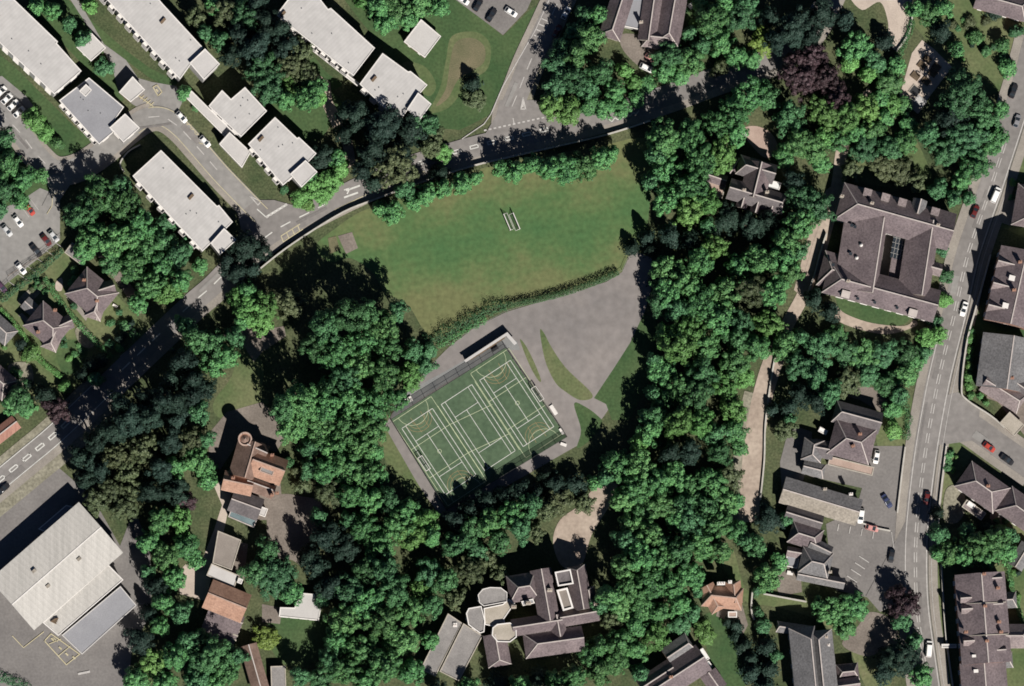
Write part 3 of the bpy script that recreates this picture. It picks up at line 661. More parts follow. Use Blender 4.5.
def skylight(root, px, py, z, w, h, ang, tilt=0.0, m='conservatory', name='skylight'):
    p = P(px, py, z); mb = MB(); mb.box((p.x, p.y, z), (w, h, .16), -rad(ang)); o = mb.obj(name, m, root); return o

def flat(root, pts, h, wall='render_grey', roof='felt_white', z0=0.0, rim=0.18, over=0.25, trim='trim_white', rimw=0.3):
    """flat-roofed volume whose roof outline is given in px as seen at height h"""
    w = ccw([(P(x, y, h).x, P(x, y, h).y) for x, y in pts])
    mb = MB(); mb.prism(inset(w, over), z0, h - .3); mb.obj('wall', wall, root)
    mb = MB(); mb.prism(inset(w, .04), h - .3, h); rf = mb.obj('roof', roof, root)
    inn = inset(w, rimw); n = len(w); mb = MB()
    vs = [(p[0], p[1], h - .32) for p in w] + [(p[0], p[1], h + rim) for p in w] + [(p[0], p[1], h + rim) for p in inn] + [(p[0], p[1], h - .02) for p in inn]
    fs = []
    for i in range(n):
        j = (i + 1) % n; fs += [(i, j, n + j, n + i), (n + i, n + j, 2 * n + j, 2 * n + i), (2 * n + i, 2 * n + j, 3 * n + j, 3 * n + i)]
    mb.add(vs, fs); mb.obj('roof_edge', trim, root)
    return w, rf

def facade(root, w, h, edges, storeys, kind='block', sp=3.4, ov=0.25, skip0=False):
    wi = inset(w, ov); n = len(wi)
    for e in edges:
        a, b = Vector(wi[e]), Vector(wi[(e + 1) % n]); d = b - a; L = d.length; d.normalize(); ang = math.atan2(d.y, d.x); o = Vector((d.y, -d.x))
        k = max(1, int(L / sp))
        for s in range(k):
            c = a + d * ((s + .5) * L / k) + o * .04
            for f in range(storeys): add_window(root, (c.x, c.y, (f + .55) * h / storeys), ang, kind)

BALC = {}
def balconies(root, w, h, e, storeys, n, ov=0.25, depth=1.2, width=2.3, f0=0.03, f1=0.97):
    wi = inset(w, ov); a, b = Vector(wi[e]), Vector(wi[(e + 1) % len(wi)]); d = b - a; L = d.length; d.normalize(); ang = math.atan2(d.y, d.x); o = Vector((d.y, -d.x))
    key = (depth, width)
    if key not in BALC:
        m = MB(); m.box((0, -depth / 2, 0), (width, depth, .16)); m.box((0, -depth + .04, .55), (width, .08, .95)); m.box((-width / 2 + .04, -depth / 2, .5), (.08, depth, .86)); m.box((width / 2 - .04, -depth / 2, .5), (.08, depth, .86)); BALC[key] = m.mesh('balcony', ['trim_white'])
    for s in range(n):
        c = a + d * (L * (f0 + (f1 - f0) * (s + .5) / n)) + o * .02
        for f in range(1, storeys):
            q = link('balcony', BALC[key], root, Vector((c.x, c.y, f * h / storeys)) - root.location); q.rotation_euler = (0, 0, ang)

def south_west(w):
    """indices of edges whose outside faces between west and south-east"""
    out = []
    for i in range(len(w)):
        a, b = Vector(w[i]), Vector(w[(i + 1) % len(w)]); d = (b - a); 
        if d.length < 5: continue
        d.normalize(); o = Vector((d.y, -d.x))
        if o.dot(Vector((-.55, -.83))) > .25: out.append(i)
    return out
def longest(w, dirv=(-.7, -.7)):
    best = None
    for i in range(len(w)):
        a, b = Vector(w[i]), Vector(w[(i + 1) % len(w)]); d = b - a; L = d.length; d.normalize(); o = Vector((d.y, -d.x))
        if o.dot(Vector(dirv)) > .6 and (best is None or L > best[0]): best = (L, i)
    return best[1]

def vent(root, px, py, h, ang=45, name='roof_vent', m='timber', s=(1.9, .8, .8)):
    p = P(px, py, h); mb = MB(); mb.box((p.x, p.y, h + s[2] / 2), s, -rad(ang)); mb.obj(name, m, root)
def rooflets(root, w, h, n, seed):
    """small outlets on a felt roof"""
    r = random.Random(seed); xs = [p[0] for p in w]; ys = [p[1] for p in w]; k = 0
    while k < n:
        x, y = r.uniform(min(xs), max(xs)), r.uniform(min(ys), max(ys))
        if inside((x, y), inset(w, 1.2)):
            mb = MB(); mb.tube((x, y, h), (x, y, h + .35), .16, .16, 8); mb.obj('roof_outlet', 'steel', root); k += 1

# ---------------------------------------------------------------- the flat-roofed estate
def block(label, roofs, h, vents=(), nb=0, stub=None, name='apartment_block', storeys=3, cat='flats', outlets=5, seed=1):
    c = roofs[0]; cx = sum(p[0] for p in c) / len(c); cy = sum(p[1] for p in c) / len(c); p = P(cx, cy, h)
    root = empty(name, (p.x, p.y, 0), label, cat, 'flat roofed estate buildings')
    w, rf = flat(root, roofs[0], h)
    e = longest(w); facade(root, w, h, [i for i in south_west(w)], storeys, sp=4.2)
    if nb: balconies(root, w, h, e, storeys, nb)
    for v in vents: vent(root, v[0], v[1], h, -48)
    rooflets(root, w, h, outlets, seed)
    for k, s in enumerate(roofs[1:]): flat(root, s, h + 1.3 + .15 * k, roof='felt_pale')
    return root, w
B1, _ = block('long white flat roofed block, cut by the west edge beside the row of white cars', [Z(0, 0, 4.9, [(266, 462), (400, 348), (278, 212), (284, 204), (62, -10), (-160, -236), (-292, -105), (0, 212)])], 13.5, [(-3, 17)], 9, storeys=5, seed=3)
B1g = empty('school_hall', (P(92, 112, 6).x, P(92, 112, 6).y, 0), 'grey flat roofed hall at the road corner, below the long white block', 'hall', 'flat roofed estate buildings')
w, _ = flat(B1g, [(59, 100.5), (89, 77.5), (124, 107), (110, 127), (114, 132), (99, 144.5)], 6.5, roof='felt_grey'); facade(B1g, w, 6.5, south_west(w), 2, sp=4); balconies(B1g, w, 6.5, longest(w), 2, 6)
flat(B1g, [(79, 91), (86, 84), (92, 90), (85.5, 97)], 8.7, roof='felt_pale', z0=6.4); rooflets(B1g, w, 6.5, 4, 8)
B1w = empty('link_building', (P(125, 128, 4).x, P(125, 128, 4).y, 0), 'small white flat roofed annexe attached to the east corner of the grey hall', 'annexe', 'flat roofed estate buildings')
w, _ = flat(B1w, [(109.5, 127.5), (125, 113.5), (140, 128), (123.5, 142.5)], 7.6, roof='felt_pale'); facade(B1w, w, 7.6, south_west(w), 1)
def hut(label, pts, h):
    c = P(sum(p[0] for p in pts) / 4, sum(p[1] for p in pts) / 4, h); r = empty('flat_roofed_hut', (c.x, c.y, 0), label, 'hut', 'white flat roofed huts')
    w, _ = flat(r, pts, h, roof='felt_pale', wall='brick'); facade(r, w, h, south_west(w), 1, 'small', 3)
    a, b = Vector(w[south_west(w)[0]]), Vector(w[(south_west(w)[0] + 1) % 4]); return r
hut('white flat roofed hut on the grass between two long blocks, dark bushes beside it', Z(0, 0, 4.9, [(445, 157), (520, 235), (446, 301), (374, 232)]), 3.2)
hut('white flat roofed hut beside yellow hatched paving near the loop road', Z(0, 0, 4.9, [(650, 374), (711, 440), (640, 501), (582, 452)]), 4.4)
hut('square white hut standing alone on the lawn by the north car park', Z(360, 0, 4.9, [(299, 94), (398, 178), (318, 284), (214, 205)]), 3.6)
B2, _ = block('long white flat roofed block running down from the north edge west of the woodland', [[(98, -10), (88, -20), (118, -52), (162, 3), (203, 47.5), (180, 79.5)], [(189.5, 63), (205, 48.5), (220, 64), (204, 80)]], 12.5, [(163, 21)], 9, storeys=4, seed=5)
B3, _ = block('white flat roofed block in the middle of the loop road, shaded red end wall', [[(161, 150), (217, 206), (219, 205), (233, 222), (202.5, 251.5), (132.5, 176)], [(210.5, 243), (224, 228), (236.5, 240), (220, 255)]], 9.0, [(191, 197)], 6, storeys=3, seed=7)
B4, _ = block('stepped white flat roofed block with a low strip roof beside the loop road', [[(208.5, 106), (222, 90), (231, 99), (245, 87), (267, 111), (241, 137)]], 8.4, [], 0, storeys=3, seed=9)
w, _ = flat(B4, [(186, 98), (191.5, 90.5), (209, 108), (236, 134), (229, 141), (212, 124)], 3.4, roof='felt_pale', wall='timber'); w, _ = flat(B4, [(219, 144), (229.5, 132), (251, 152), (242, 168)], 5.2, roof='felt_pale')
B4b, _ = block('white flat roofed block beside the bright trees at the give way junction', [[(275, 117), (297, 138), (299, 137), (316.5, 153.5), (302, 169), (283, 185.5), (248, 144)], [(290, 174), (305.5, 160), (317.5, 172), (301.5, 187.5)]], 8.8, [(261, 139)], 4, storeys=3, seed=11)
B5, _ = block('white flat roofed block at the north edge with the dark wood on its south-west side', [[(276, 15), (292, -6), (304, -22), (330, -6), (321, 0), (328, 9), (331, 8), (375, 48), (353.5, 76)]], 9.6, [(283, 14)], 7, storeys=3, seed=13)
flat(B5, [(292, 35), (296, 34), (360, 84), (357, 86)], 3.0, roof='felt_pale', wall='timber')
B5b, _ = block('white flat roofed block with a stub roof beside the square hut on the lawn', [[(359.5, 84), (382.5, 53), (408, 71.5), (410.5, 71), (427.5, 85), (418, 96), (399, 122)], [(407, 109), (418, 92.5), (431.5, 104), (419, 121.5)]], 9.0, [(374, 79)], 4, storeys=3, seed=15)

# ---------------------------------------------------------------- the warehouse
WH = empty('warehouse', (P(55, 565, 9).x, P(55, 565, 9).y, 0), 'large cream sheet roofed warehouse with ribbed roof and lower lean-to roof', 'warehouse')
q, rf = wing(WH, 56.5, 566, 116, 65.5, -41.3, 7.6, 1.3, roof='sheet_cream', wall='render_grey', ridge='trim_white', windows=False, oh=.2)
flat(WH, Z(0, 546, 4.9, [(530, 90), (605, 166), (285, 441), (209, 376)]), 6.2, roof='sheet_cream', wall='render_grey')
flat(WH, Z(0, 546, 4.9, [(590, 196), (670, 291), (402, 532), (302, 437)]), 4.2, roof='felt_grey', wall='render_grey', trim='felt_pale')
for x, y, z in ((34, 571, 8.6), (79, 559, 8.3), (48, 586, 8.3)): vent(WH, x, y, z, -41, s=(1.3, .9, .7), m='stone_tan')
mb = MB()
for k in range(4): p = P(53.5 + k * .9, 622.5 - k * 1.2, 6.2); mb.box((p.x, p.y, 6.5), (1.9 - .2 * k, .3, .6 + .25 * k), rad(-25 + 12 * k))
mb.obj('roof_louvre', 'timber', WH)
for k in range(5):
    mb = MB(); a, b = P(5 + 17 * k, 598 - 15 * k, 0), P(8 + 17 * k, 595.3 - 15 * k, 0)
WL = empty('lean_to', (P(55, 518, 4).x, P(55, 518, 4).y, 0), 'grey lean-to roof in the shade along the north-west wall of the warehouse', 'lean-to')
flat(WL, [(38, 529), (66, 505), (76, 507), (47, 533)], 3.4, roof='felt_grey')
RS = house('tin_shed', 'red corrugated shed roof by the tree lined road, cut by the west edge', 4, 431, cat='shed')
wing(RS, 3, 432, 32, 13, -38, 3.0, 1.2, roof='sheet_red', windows=False)

# ---------------------------------------------------------------- houses west
H1 = house('detached_house', 'brown hipped house with front gable below the car park, nearer the tree lined road', 93, 295, 'houses west of the road')
wing(H1, 92, 293, 39, 33, 39, 5.6, 3.6, (.8, .8), 'slate', 'render_cream', door=True); wing(H1, 96, 307, 22, 15, 108, 5.2, 2.6, (0, .8), 'slate_pink', 'render_cream', windows=False); wing(H1, 101, 290, 26, 12, -18, 5.3, 2.6, (0, 0), 'slate', 'render_cream', windows=False)
chimney(H1, 97, 301, 8.6); chimney(H1, 84, 280, 8.2)
OB = house('garden_outbuilding', 'pale grey garage roof behind the upper brown hipped house', 77, 254, cat='garage'); flat(OB, rect_px(77, 254, 22, 13, 37), 2.8, roof='felt_dark', trim='stone')
H2 = house('detached_house', 'brown hipped house between pale garden paths and two clipped hedges', 49, 326, 'houses west of the road')
wing(H2, 48, 325, 36, 30, 39, 5.6, 3.4, (.8, .8), 'slate', 'render_cream', door=True); wing(H2, 53, 338, 22, 14, 112, 5.2, 2.6, (0, .8), 'slate_pink', 'render_cream', windows=False); wing(H2, 60, 326, 24, 12, -25, 5.2, 2.4, (0, 0), 'slate', 'render_cream', windows=False)
chimney(H2, 38, 332, 8.4); chimney(H2, 55, 310, 8.2)
OB = house('garden_outbuilding', 'grey outbuilding roof in shade behind the lower brown hipped house', 33, 309, cat='outbuilding'); wing(OB, 33, 309, 20, 11, 42, 2.7, 1.4, roof='slate_grey', windows=False)
H3 = house('detached_house', 'grey roofed house corner at the west edge beside the light green hedge', 0, 326, 'houses west of the road'); wing(H3, -2, 326, 34, 18, 42, 4.6, 2.6, (0, .7), 'slate_grey', 'render_cream')
H4 = house('detached_house', 'pinkish roofed house at the west edge beyond the clipped hedge', 2, 382, 'houses west of the road'); wing(H4, -2, 380, 30, 24, 40, 5.2, 3.0, (.7, .7), 'slate', 'render_cream')

# ---------------------------------------------------------------- north houses
HN = house('villa', 'large grey slate villa at the north edge with a forecourt and two cars', 650, 18, cat='villa')
wing(HN, 618, 12, 52, 20, -72, 6.5, 3.2, (.7, 0), 'slate', 'stone'); flat(HN, [(626, -8), (648, -8), (640, 30), (622, 26)], 6.0, roof='felt_grey')
wing(HN, 652, 12, 56, 18, -82, 7.0, 3.0, (0, 0), 'slate', 'stone', windows=False); wing(HN, 672, 14, 62, 24, -80, 7.0, 4.0, (.9, 0), 'slate', 'stone'); wing(HN, 660, 38, 32, 18, 6, 6.4, 3.2, (.7, .6), 'slate_pink', 'stone', door=True)
wing(HN, 661, 46, 20, 7, 20, 4.0, 1.2, (0, 0), 'slate_pink', 'stone', windows=False)
chimney(HN, 641, 22, 9, 2, 'stone'); chimney(HN, 668, 44, 8.5, 1.6, 'stone')
wb = MB(); p = P(650.5, 41.5, 5.5); wb.box((p.x, p.y, 5.4), (2.2, 1.0, .3), rad(-38)); wb.obj('bay_roof', 'trim_white', HN)
HNE = house('detached_house', 'grey slate house in the north-east corner behind dark conifers', 1004, 4, cat='house'); wing(HNE, 1003, 2, 52, 24, 15, 5.6, 3.2, (0, .6), 'slate', 'brick')
# house among the trees
HT = house('gabled_house', 'dark slate house with small white glazed roof, deep among the belt trees', 758, 185, cat='house')
wing(HT, 757, 196, 56, 19, 16, 6.6, 3.6, (0, .3), 'slate_dark', 'stone'); wing(HT, 757, 180, 34, 24, 104, 6.6, 4.2, (0, 0), 'slate', 'stone', windows=False); wing(HT, 757, 169, 36, 18, 16, 6.4, 3.6, (.7, 0), 'slate_dark', 'stone')
flat(HT, rect_px(773.5, 185, 14, 8, 14), 5.2, roof='conservatory', z0=0)
for x, y in ((743, 201), (757, 206), (771, 211)): wing(HT, x, y, 12, 9, 106, 6.2, 2.0, (0, 0), 'slate', 'stone', windows=False)
chimney(HT, 767, 192, 10.5, 2, 'stone'); chimney(HT, 744, 190, 10, 2, 'stone')
HTa = house('annexe', 'low dark roofed annexe with a pink paved roof terrace west of the dark slate house', 716, 182, cat='annexe')
wing(HTa, 717, 178, 18, 10, 18, 3.2, 1.6, (0, 0), 'slate', 'stone', windows=False); flat(HTa, rect_px(714, 189, 21, 15, 16), 2.6, roof='patio', wall='stone', trim='stone')
wing(HTa, 734.5, 166, 16, 6, -58, 3.0, 1.4, (0, 0), 'slate', 'stone', windows=False)

# ---------------------------------------------------------------- the hall with courtyard
HL = house('college_hall', 'big dark slate hall around a narrow glazed courtyard beside the main road', 888, 250, cat='hall')
wing(HL, 896.6, 216, 115, 36, 15.3, 7.6, 4.6, (.9, 0), 'slate', 'stone', kind='block', storeys=2); wing(HL, 882, 291, 113, 31, 14.8, 6.8, 4.2, (.9, 0), 'slate', 'stone', kind='block', door=True)
wing(HL, 861.5, 253, 74, 41, 99, 7.1, 4.3, (0, 0), 'slate', 'stone', ro=.8, windows=False); wing(HL, 919.5, 257, 74, 30, 99, 7.0, 4.6, (0, 0), 'slate', 'stone', ro=.5, kind='block')
wing(HL, 934, 268, 14, 11, 15, 6.0, 2.2, (0, 0), 'slate_pink', 'stone', windows=False); wing(HL, 831, 270, 18, 34, 15, 5.0, 3.4, (.6, 0), 'slate', 'stone', windows=False)
for x, y in ((218, 80), (300, 102), (377, 125), (527, 167)):
    p = Z(820, 175, 4.57, [(x, y)])[0]; skylight(HL, p[0], p[1], 10.6, 2.5, 2.3, 15, m='slate_pink', name='dormer_roof')
    mb = MB(); b = P(p[0], p[1] + .3, 9.6); mb.box((b.x, b.y, 9.5), (2.3, 2.2, 1.9), -rad(15)); mb.obj('dormer', 'render_grey', HL)
wing(HL, 919, 206.5, 13, 12, 105, 8.6, 2.6, (0, 0), 'slate_grey', 'stone', windows=False, z0=6)
for x, y in ((118, 545), (425, 630)):
    p = Z(820, 175, 4.57, [(x, y)])[0]; skylight(HL, p[0], p[1], 9.4, 2.6, 2.2, 15, m='ridge_pale', name='dormer_roof'); mb = MB(); b = P(p[0], p[1], 8.4); mb.box((b.x, b.y, 8.3), (2.4, 2.0, 2.0), -rad(15)); mb.obj('dormer', 'render_grey', HL)
for x, y in ((96, 541), (172, 564), (250, 582), (352, 606)):
    p = Z(820, 175, 4.57, [(x, y)])[0]; skylight(HL, p[0], p[1], 8.9, .9, .8, 15, m='glass')
for x, y, z in ((188, 320, 9.4), (168, 378, 9.2)):
    p = P(*Z(820, 175, 4.57, [(x, y)])[0], z); mb = MB(); mb.tube((p.x, p.y, z - .8), (p.x, p.y, z + .5), .7, .5, 10); mb.tube((p.x, p.y, z + .5), (p.x, p.y, z + .9), .5, .1, 10); mb.obj('roof_cowl', 'trim_white', HL)
for x, y in ((145, 230), (160, 236), (196, 252), (60, 410), (140, 360)):
    p = Z(820, 175, 4.57, [(x, y)])[0]; skylight(HL, p[0], p[1], 9.0, .9, .9, 15, m='glass')
mb = MB(); gl = MB()
for i in range(4):
    for j in range(5):
        a = rad(-14); p = P(895.5 + 3.2 * i - .9 * j, 234.5 + .9 * i + 5.2 * j, 4.5); gl.box((p.x, p.y, 4.5), (.86, 1.42, .05), a)
        mb.box((p.x + .47, p.y, 4.52), (.08, 1.55, .12), a); mb.box((p.x, p.y + .76, 4.53), (.95, .08, .12), a)
flat(HL, rect_px(899.3, 253.5, 50, 14, 99), 4.35, roof='slate', wall='stone', trim='slate', rim=.02)
gr = mb.obj('glazing_bars', 'render_grey', HL); gl.obj('court_glazing', 'glass', HL)
for x, y in ((872, 203), (842, 196), (938, 225), (848, 281)): chimney(HL, x, y, 12.4, 1.8, 'stone', rz=-rad(15))

# ---------------------------------------------------------------- the cluster south of the hall
HA = house('villa', 'square hipped slate villa with dark north wing beside the asphalt car park', 852, 440, cat='villa')
wing(HA, 853, 441, 41, 35, 15, 6.8, 4.0, (.75, .75), 'slate', 'stone', door=True); wing(HA, 858, 417, 46, 20, 15, 6.2, 3.4, (.6, 0), 'slate_dark', 'stone')
flat(HA, rect_px(851, 466, 46, 9, 14), 3.2, roof='patio', wall='stone', trim='stone'); chimney(HA, 853, 446, 11, 1.4, 'brick', rz=.4); chimney(HA, 860, 434, 10.6, 1.4, 'brick')
flat(HA, rect_px(823, 431, 9, 5, 28), 3.0, roof='conservatory', trim='trim_white')
HB = house('cottage', 'small grey hipped cottage between the forecourt and the square slate villa', 816, 450, cat='cottage')
wing(HB, 813, 450, 20, 18, 100, 4.8, 2.8, (.6, .6), 'slate_grey', 'stone'); wing(HB, 824, 449, 18, 16, 10, 4.6, 2.6, (0, 0), 'slate_dark', 'stone', windows=False); wing(HB, 814, 469, 20, 12, 14, 3.4, 1.6, (0, .5), 'slate_grey', 'stone', windows=False)
HC = house('long_range', 'long grey and tan gabled range behind the bays of the asphalt car park', 822, 500, cat='outbuilding')
wing(HC, 821, 501, 78, 25, 16.5, 3.8, 2.2, (0, 0), 'stone_tan', 'stone', ridge='ridge_pale', oppo='slate_grey', door=True); chimney(HC, 825, 489, 6.6, 1.0, 'stone'); chimney(HC, 851, 494, 6.4, 1.0, 'trim_white')  # greyer north slope: its weaker sunlight is partly put into the colour
mb = MB(); a, b = P(786, 512, 1), P(886, 541, 1)
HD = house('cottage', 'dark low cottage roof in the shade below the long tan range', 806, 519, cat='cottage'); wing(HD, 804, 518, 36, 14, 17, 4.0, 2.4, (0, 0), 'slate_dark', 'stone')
HE = house('cottage', 'hipped slate cottage with a pink ridge, west of the marked parking bays', 806, 536, cat='cottage'); wing(HE, 806, 536, 30, 20, 17, 4.6, 3.0, (.7, .7), 'slate', 'stone', door=True); wing(HE, 820.5, 548, 21, 12, 26, 4.4, 2.6, (0, 0), 'slate_grey', 'stone', windows=False)
HF = house('cottage', 'hipped grey cottage with a long pale ridge beside the slanted parking bays', 817, 565, cat='cottage'); wing(HF, 816, 563, 29, 25, 13, 5.2, 3.6, (.8, .6), 'slate_grey', 'stone'); wing(HF, 821, 579, 46, 9, 11, 4.0, 1.8, (0, 0), 'slate_grey', 'stone', windows=False)
wing(HF, 798, 553, 20, 8, 10, 3.4, 1.5, (0, 0), 'slate_pink', 'stone', windows=False); flat(HF, rect_px(792, 562, 13, 11, 12), 2.8, roof='felt_grey', wall='stone'); chimney(HF, 830, 572, 9, 1.4, 'stone')
HG = house('terraced_villa', 'grey slate villa with paired pale ridge lines beyond the conifer row', 813, 660, cat='villa')
wing(HG, 806, 664, 72, 24, 84.3, 8.0, 4.4, (1.0, 0), 'slate_grey', 'stone', ro=.55); wing(HG, 824, 665, 68, 22, 84.3, 8.0, 3.8, (.8, 0), 'slate_grey', 'stone', ro=-.3); wing(HG, 795, 629, 34, 9, 8, 4.2, 1.6, (.4, 0), 'slate_grey', 'stone', windows=False)
wing(HG, 848, 672, 20, 15, -6, 4.0, 2.4, (.6, .6), 'slate', 'stone', windows=False); wing(HG, 836, 687, 46, 13, -8, 5.4, 2.6, (0, 0), 'slate_pink', 'stone'); chimney(HG, 826, 637, 9.5, 1.6, 'stone'); chimney(HG, 828, 645, 9, 1.6, 'trim_white')
# orange house and its neighbour
HO = house('orange_tiled_house', 'small house with bright orange tiled roof and white chimney pots', 724, 598, cat='house')
wing(HO, 723, 597, 38, 20, 6, 5.4, 3.4, (.7, .7), 'tile_orange', 'render_cream', ridge='ridge_red', door=True); wing(HO, 713, 598, 26, 14, 62, 5.2, 2.8, (0, .6), 'tile_orange', 'render_cream', ridge='ridge_red', windows=False); wing(HO, 734, 592, 20, 14, 84, 5.2, 2.8, (.5, 0), 'tile_orange', 'render_cream', ridge='ridge_red', windows=False)
chimney(HO, 721, 583.5, 8.6, 2.0, 'trim_white', (2.2, .8), pots=3); chimney(HO, 730, 582, 8.4, 2.0, 'trim_white', (.9, .8), pots=1); flat(HO, rect_px(732.5, 614.5, 9, 6, 0), 2.8, roof='patio', wall='render_cream')
HP = house('gabled_house', 'brown gabled house at the south edge with a white conservatory roof', 680, 672, cat='house')
wing(HP, 678, 674, 60, 28, -33, 5.6, 3.6, (0, 0), 'slate', 'brick'); wing(HP, 679, 650, 27, 19, -34, 4.6, 2.4, (0, .3), 'slate_grey', 'brick'); wing(HP, 657, 678, 36, 18, -33, 5.0, 2.6, (0, 0), 'slate', 'brick', windows=False)
flat(HP, rect_px(700.5, 657, 14, 13, -33), 3.0, roof='conservatory', wall='glass_blue'); flat(HP, rect_px(707, 666, 9, 7, -33), 2.8, roof='glass_blue', wall='glass_blue'); wing(HP, 714, 681, 18, 16, 55, 4.0, 2.0, (0, 0), 'slate', 'brick', windows=False); chimney(HP, 671, 677, 9, 1.5)

# ---------------------------------------------------------------- houses east of the main road
HR = house('semi_detached_house', 'hipped pinkish slate house on the corner of the side road', 983, 488, 'east side houses')
wing(HR, 983, 487, 45, 29, 35, 5.8, 3.6, (.9, .9), 'slate', 'brick', door=True); flat(HR, rect_px(974, 510, 24, 9, 35), 3.0, roof='slate_pink', wall='brick', trim='stone'); flat(HR, rect_px(971, 505, 8, 5, 35), 3.3, roof='conservatory'); chimney(HR, 988, 486, 9.4)
HR2 = house('semi_detached_house', 'hipped pinkish slate house at the east edge, next below the corner house', 1020, 508, 'east side houses'); wing(HR2, 1024, 512, 46, 28, 35, 5.8, 3.6, (.9, .9), 'slate', 'brick')
HR3 = house('detached_house', 'large grey slate roof behind the row of round bushes beside the main road', 1008, 372, 'east side houses')
wing(HR3, 1004, 362, 52, 46, 98, 6.4, 4.0, (0, 0), 'slate_grey', 'brick', ro=.25); wing(HR3, 1004, 392, 42, 20, 32, 5.8, 3.0, (0, .4), 'slate_pink', 'brick', windows=False); wing(HR3, 1020, 386, 26, 18, 35, 5.4, 2.6, (0, 0), 'slate_dark', 'brick', windows=False); chimney(HR3, 1012, 378, 9.5)
GR = house('garage', 'tan flat garage roof on the corner of the side road below the grey slate house', 1012, 424, cat='garage'); flat(GR, rect_px(1012, 424, 20, 15, 42), 2.9, roof='felt_tan', wall='brick', trim='stone'); 
HR4 = house('terrace', 'terrace with pink slate roofs, white rooflights and deep shade along the main road', 1012, 285, 'east side houses', cat='terrace')
wing(HR4, 1016, 287, 74, 44, 103, 10.2, 4.2, (0, 0), 'slate', 'brick', ro=.1, kind='house', storeys=3)
for s in (-24, -2, 20): wing(HR4, 1004 - s * .22, 288 + s, 22, 13, 14, 9.8, 3.0, (0, 0), 'slate_pink', 'brick', windows=False, z0=0)
for x, y in ((1012, 278), (1005.5, 305.5)): skylight(HR4, x, y, 13.4, 1.8, 1.6, 14, m='trim_white')
chimney(HR4, 1014, 290, 15, 2, 'brick'); chimney(HR4, 1020, 262, 15, 2, 'brick')
HR5 = house('terrace', 'long pinkish gabled terrace with dormers in the south-east corner', 983, 622, 'east side houses', cat='terrace')
wing(HR5, 984, 618, 88, 48, 85.6, 10.0, 4.6, (0, 0), 'slate', 'brick', storeys=3); wing(HR5, 985, 684, 42, 44, 85.6, 9.2, 3.8, (0, 0), 'slate', 'brick', storeys=3); wing(HR5, 1016, 636, 30, 22, 0, 7.4, 3.2, (0, .8), 'slate_pink', 'brick', windows=False)
for x, y in ((966, 598), (967, 609), (969, 641)): wing(HR5, x, y, 9, 7, -4, 11.6, 1.3, (0, 0), 'slate_pink', 'brick', windows=False, z0=9.5)
for t in (-14, 18):
    mb = MB(); a, b, c_ = P(960 + t * .08 + 4, 618 + t, 10.6), P(984 + t * .08, 618 + t - 1, 14.9), P(1007 + t * .08, 618 + t - 2, 10.6); mb.bar(a, b, .22, .3); mb.bar(b, c_, .22, .3); mb.obj('party_wall', 'stone', HR5)
for x, y in ((997, 578), (998, 604), (1001, 650)): wing(HR5, x, y, 8, 6, -4, 11.4, 1.2, (0, 0), 'slate', 'brick', windows=False, z0=9.5)
for x, y in ((1004, 660), (1008, 600)): wing(HR5, x, y, 16, 14, -4, 6.0, 2.4, (0, .6), 'slate_grey', 'brick', windows=False)
for x, y in ((984, 574), (985, 606), (987, 641), (966, 632)): chimney(HR5, x, y, 15.2, 1.8, 'brick')
for x, y in ((998, 588), (999, 622), (1001, 632)): chimney(HR5, x, y, 13.8, 2.2, 'brick')
skylight(HR5, 976, 671, 12.0, 1.4, 1.0, -4, m='trim_white'); skylight(HR5, 974, 656, 12.6, 1.2, .8, -4, m='trim_white')
PO = house('porch', 'narrow white porch roof bridging the front garden of the long terrace', 948, 646, cat='porch'); flat(PO, rect_px(949, 646, 15, 4, 0), 2.6, roof='felt_pale', wall='brick')
HR6 = house('detached_house', 'white walled house at the east edge above the pink slate terrace', 1020, 205, 'east side houses'); wing(HR6, 1028, 206, 40, 24, 100, 5.6, 3.0, (.7, .7), 'slate', 'render_cream')
HR7 = house('shed', 'grey shed roof at the east edge beyond the lime green garden trees', 1020, 552, cat='shed'); wing(HR7, 1022, 556, 24, 14, -58, 3.0, 1.4, (0, 0), 'slate_grey', 'timber', windows=False)

# ---------------------------------------------------------------- the old house with the round tower
OT = house('towered_house', 'orange and brown tiled old house with a round turret beside the gravel yard', 250, 470, cat='mansion')
wing(OT, 246, 459, 35, 23, 106, 8.0, 4.0, (0, 0), 'tile_brown', 'brick', ridge='ridge_red', ro=.35); wing(OT, 257, 449, 20, 14, 24, 7.8, 3.2, (0, 0), 'tile_brown', 'brick', ridge='ridge_pale', windows=False)
wing(OT, 268, 467, 32, 25, 20, 8.0, 4.2, (0, 0), 'tile_orange', 'brick', ridge='ridge_red', ro=.1); wing(OT, 261, 486, 27, 15, 20, 6.4, 2.6, (0, 0), 'tile_brown', 'brick', ridge='ridge_pale', windows=False); wing(OT, 238, 483, 28, 18, 12, 7.0, 3.2, (0, 0), 'tile_orange', 'brick', ridge='ridge_red')
flat(OT, rect_px(267, 471, 14, 6, 20), 11.0, roof='felt_dark', z0=9, wall='brick', trim='ridge_red')
p = P(245, 439, 10.5); mb = MB(); mb.tube((p.x, p.y, 0), (p.x, p.y, 10.2), 1.75, 1.75, 20); t_ = mb.obj('turret', 'brick', OT, smooth=False)
mb = MB(); vs = []; n = 24
for r, z in ((1.75, 10.0), (2.1, 10.2), (2.1, 10.9), (1.65, 10.9), (1.65, 10.2)): vs += [(p.x + r * math.cos(2 * math.pi * i / n), p.y + r * math.sin(2 * math.pi * i / n), z) for i in range(n)]
fs = [(k * n + i, k * n + (i + 1) % n, (k + 1) * n + (i + 1) % n, (k + 1) * n + i) for k in range(4) for i in range(n)]
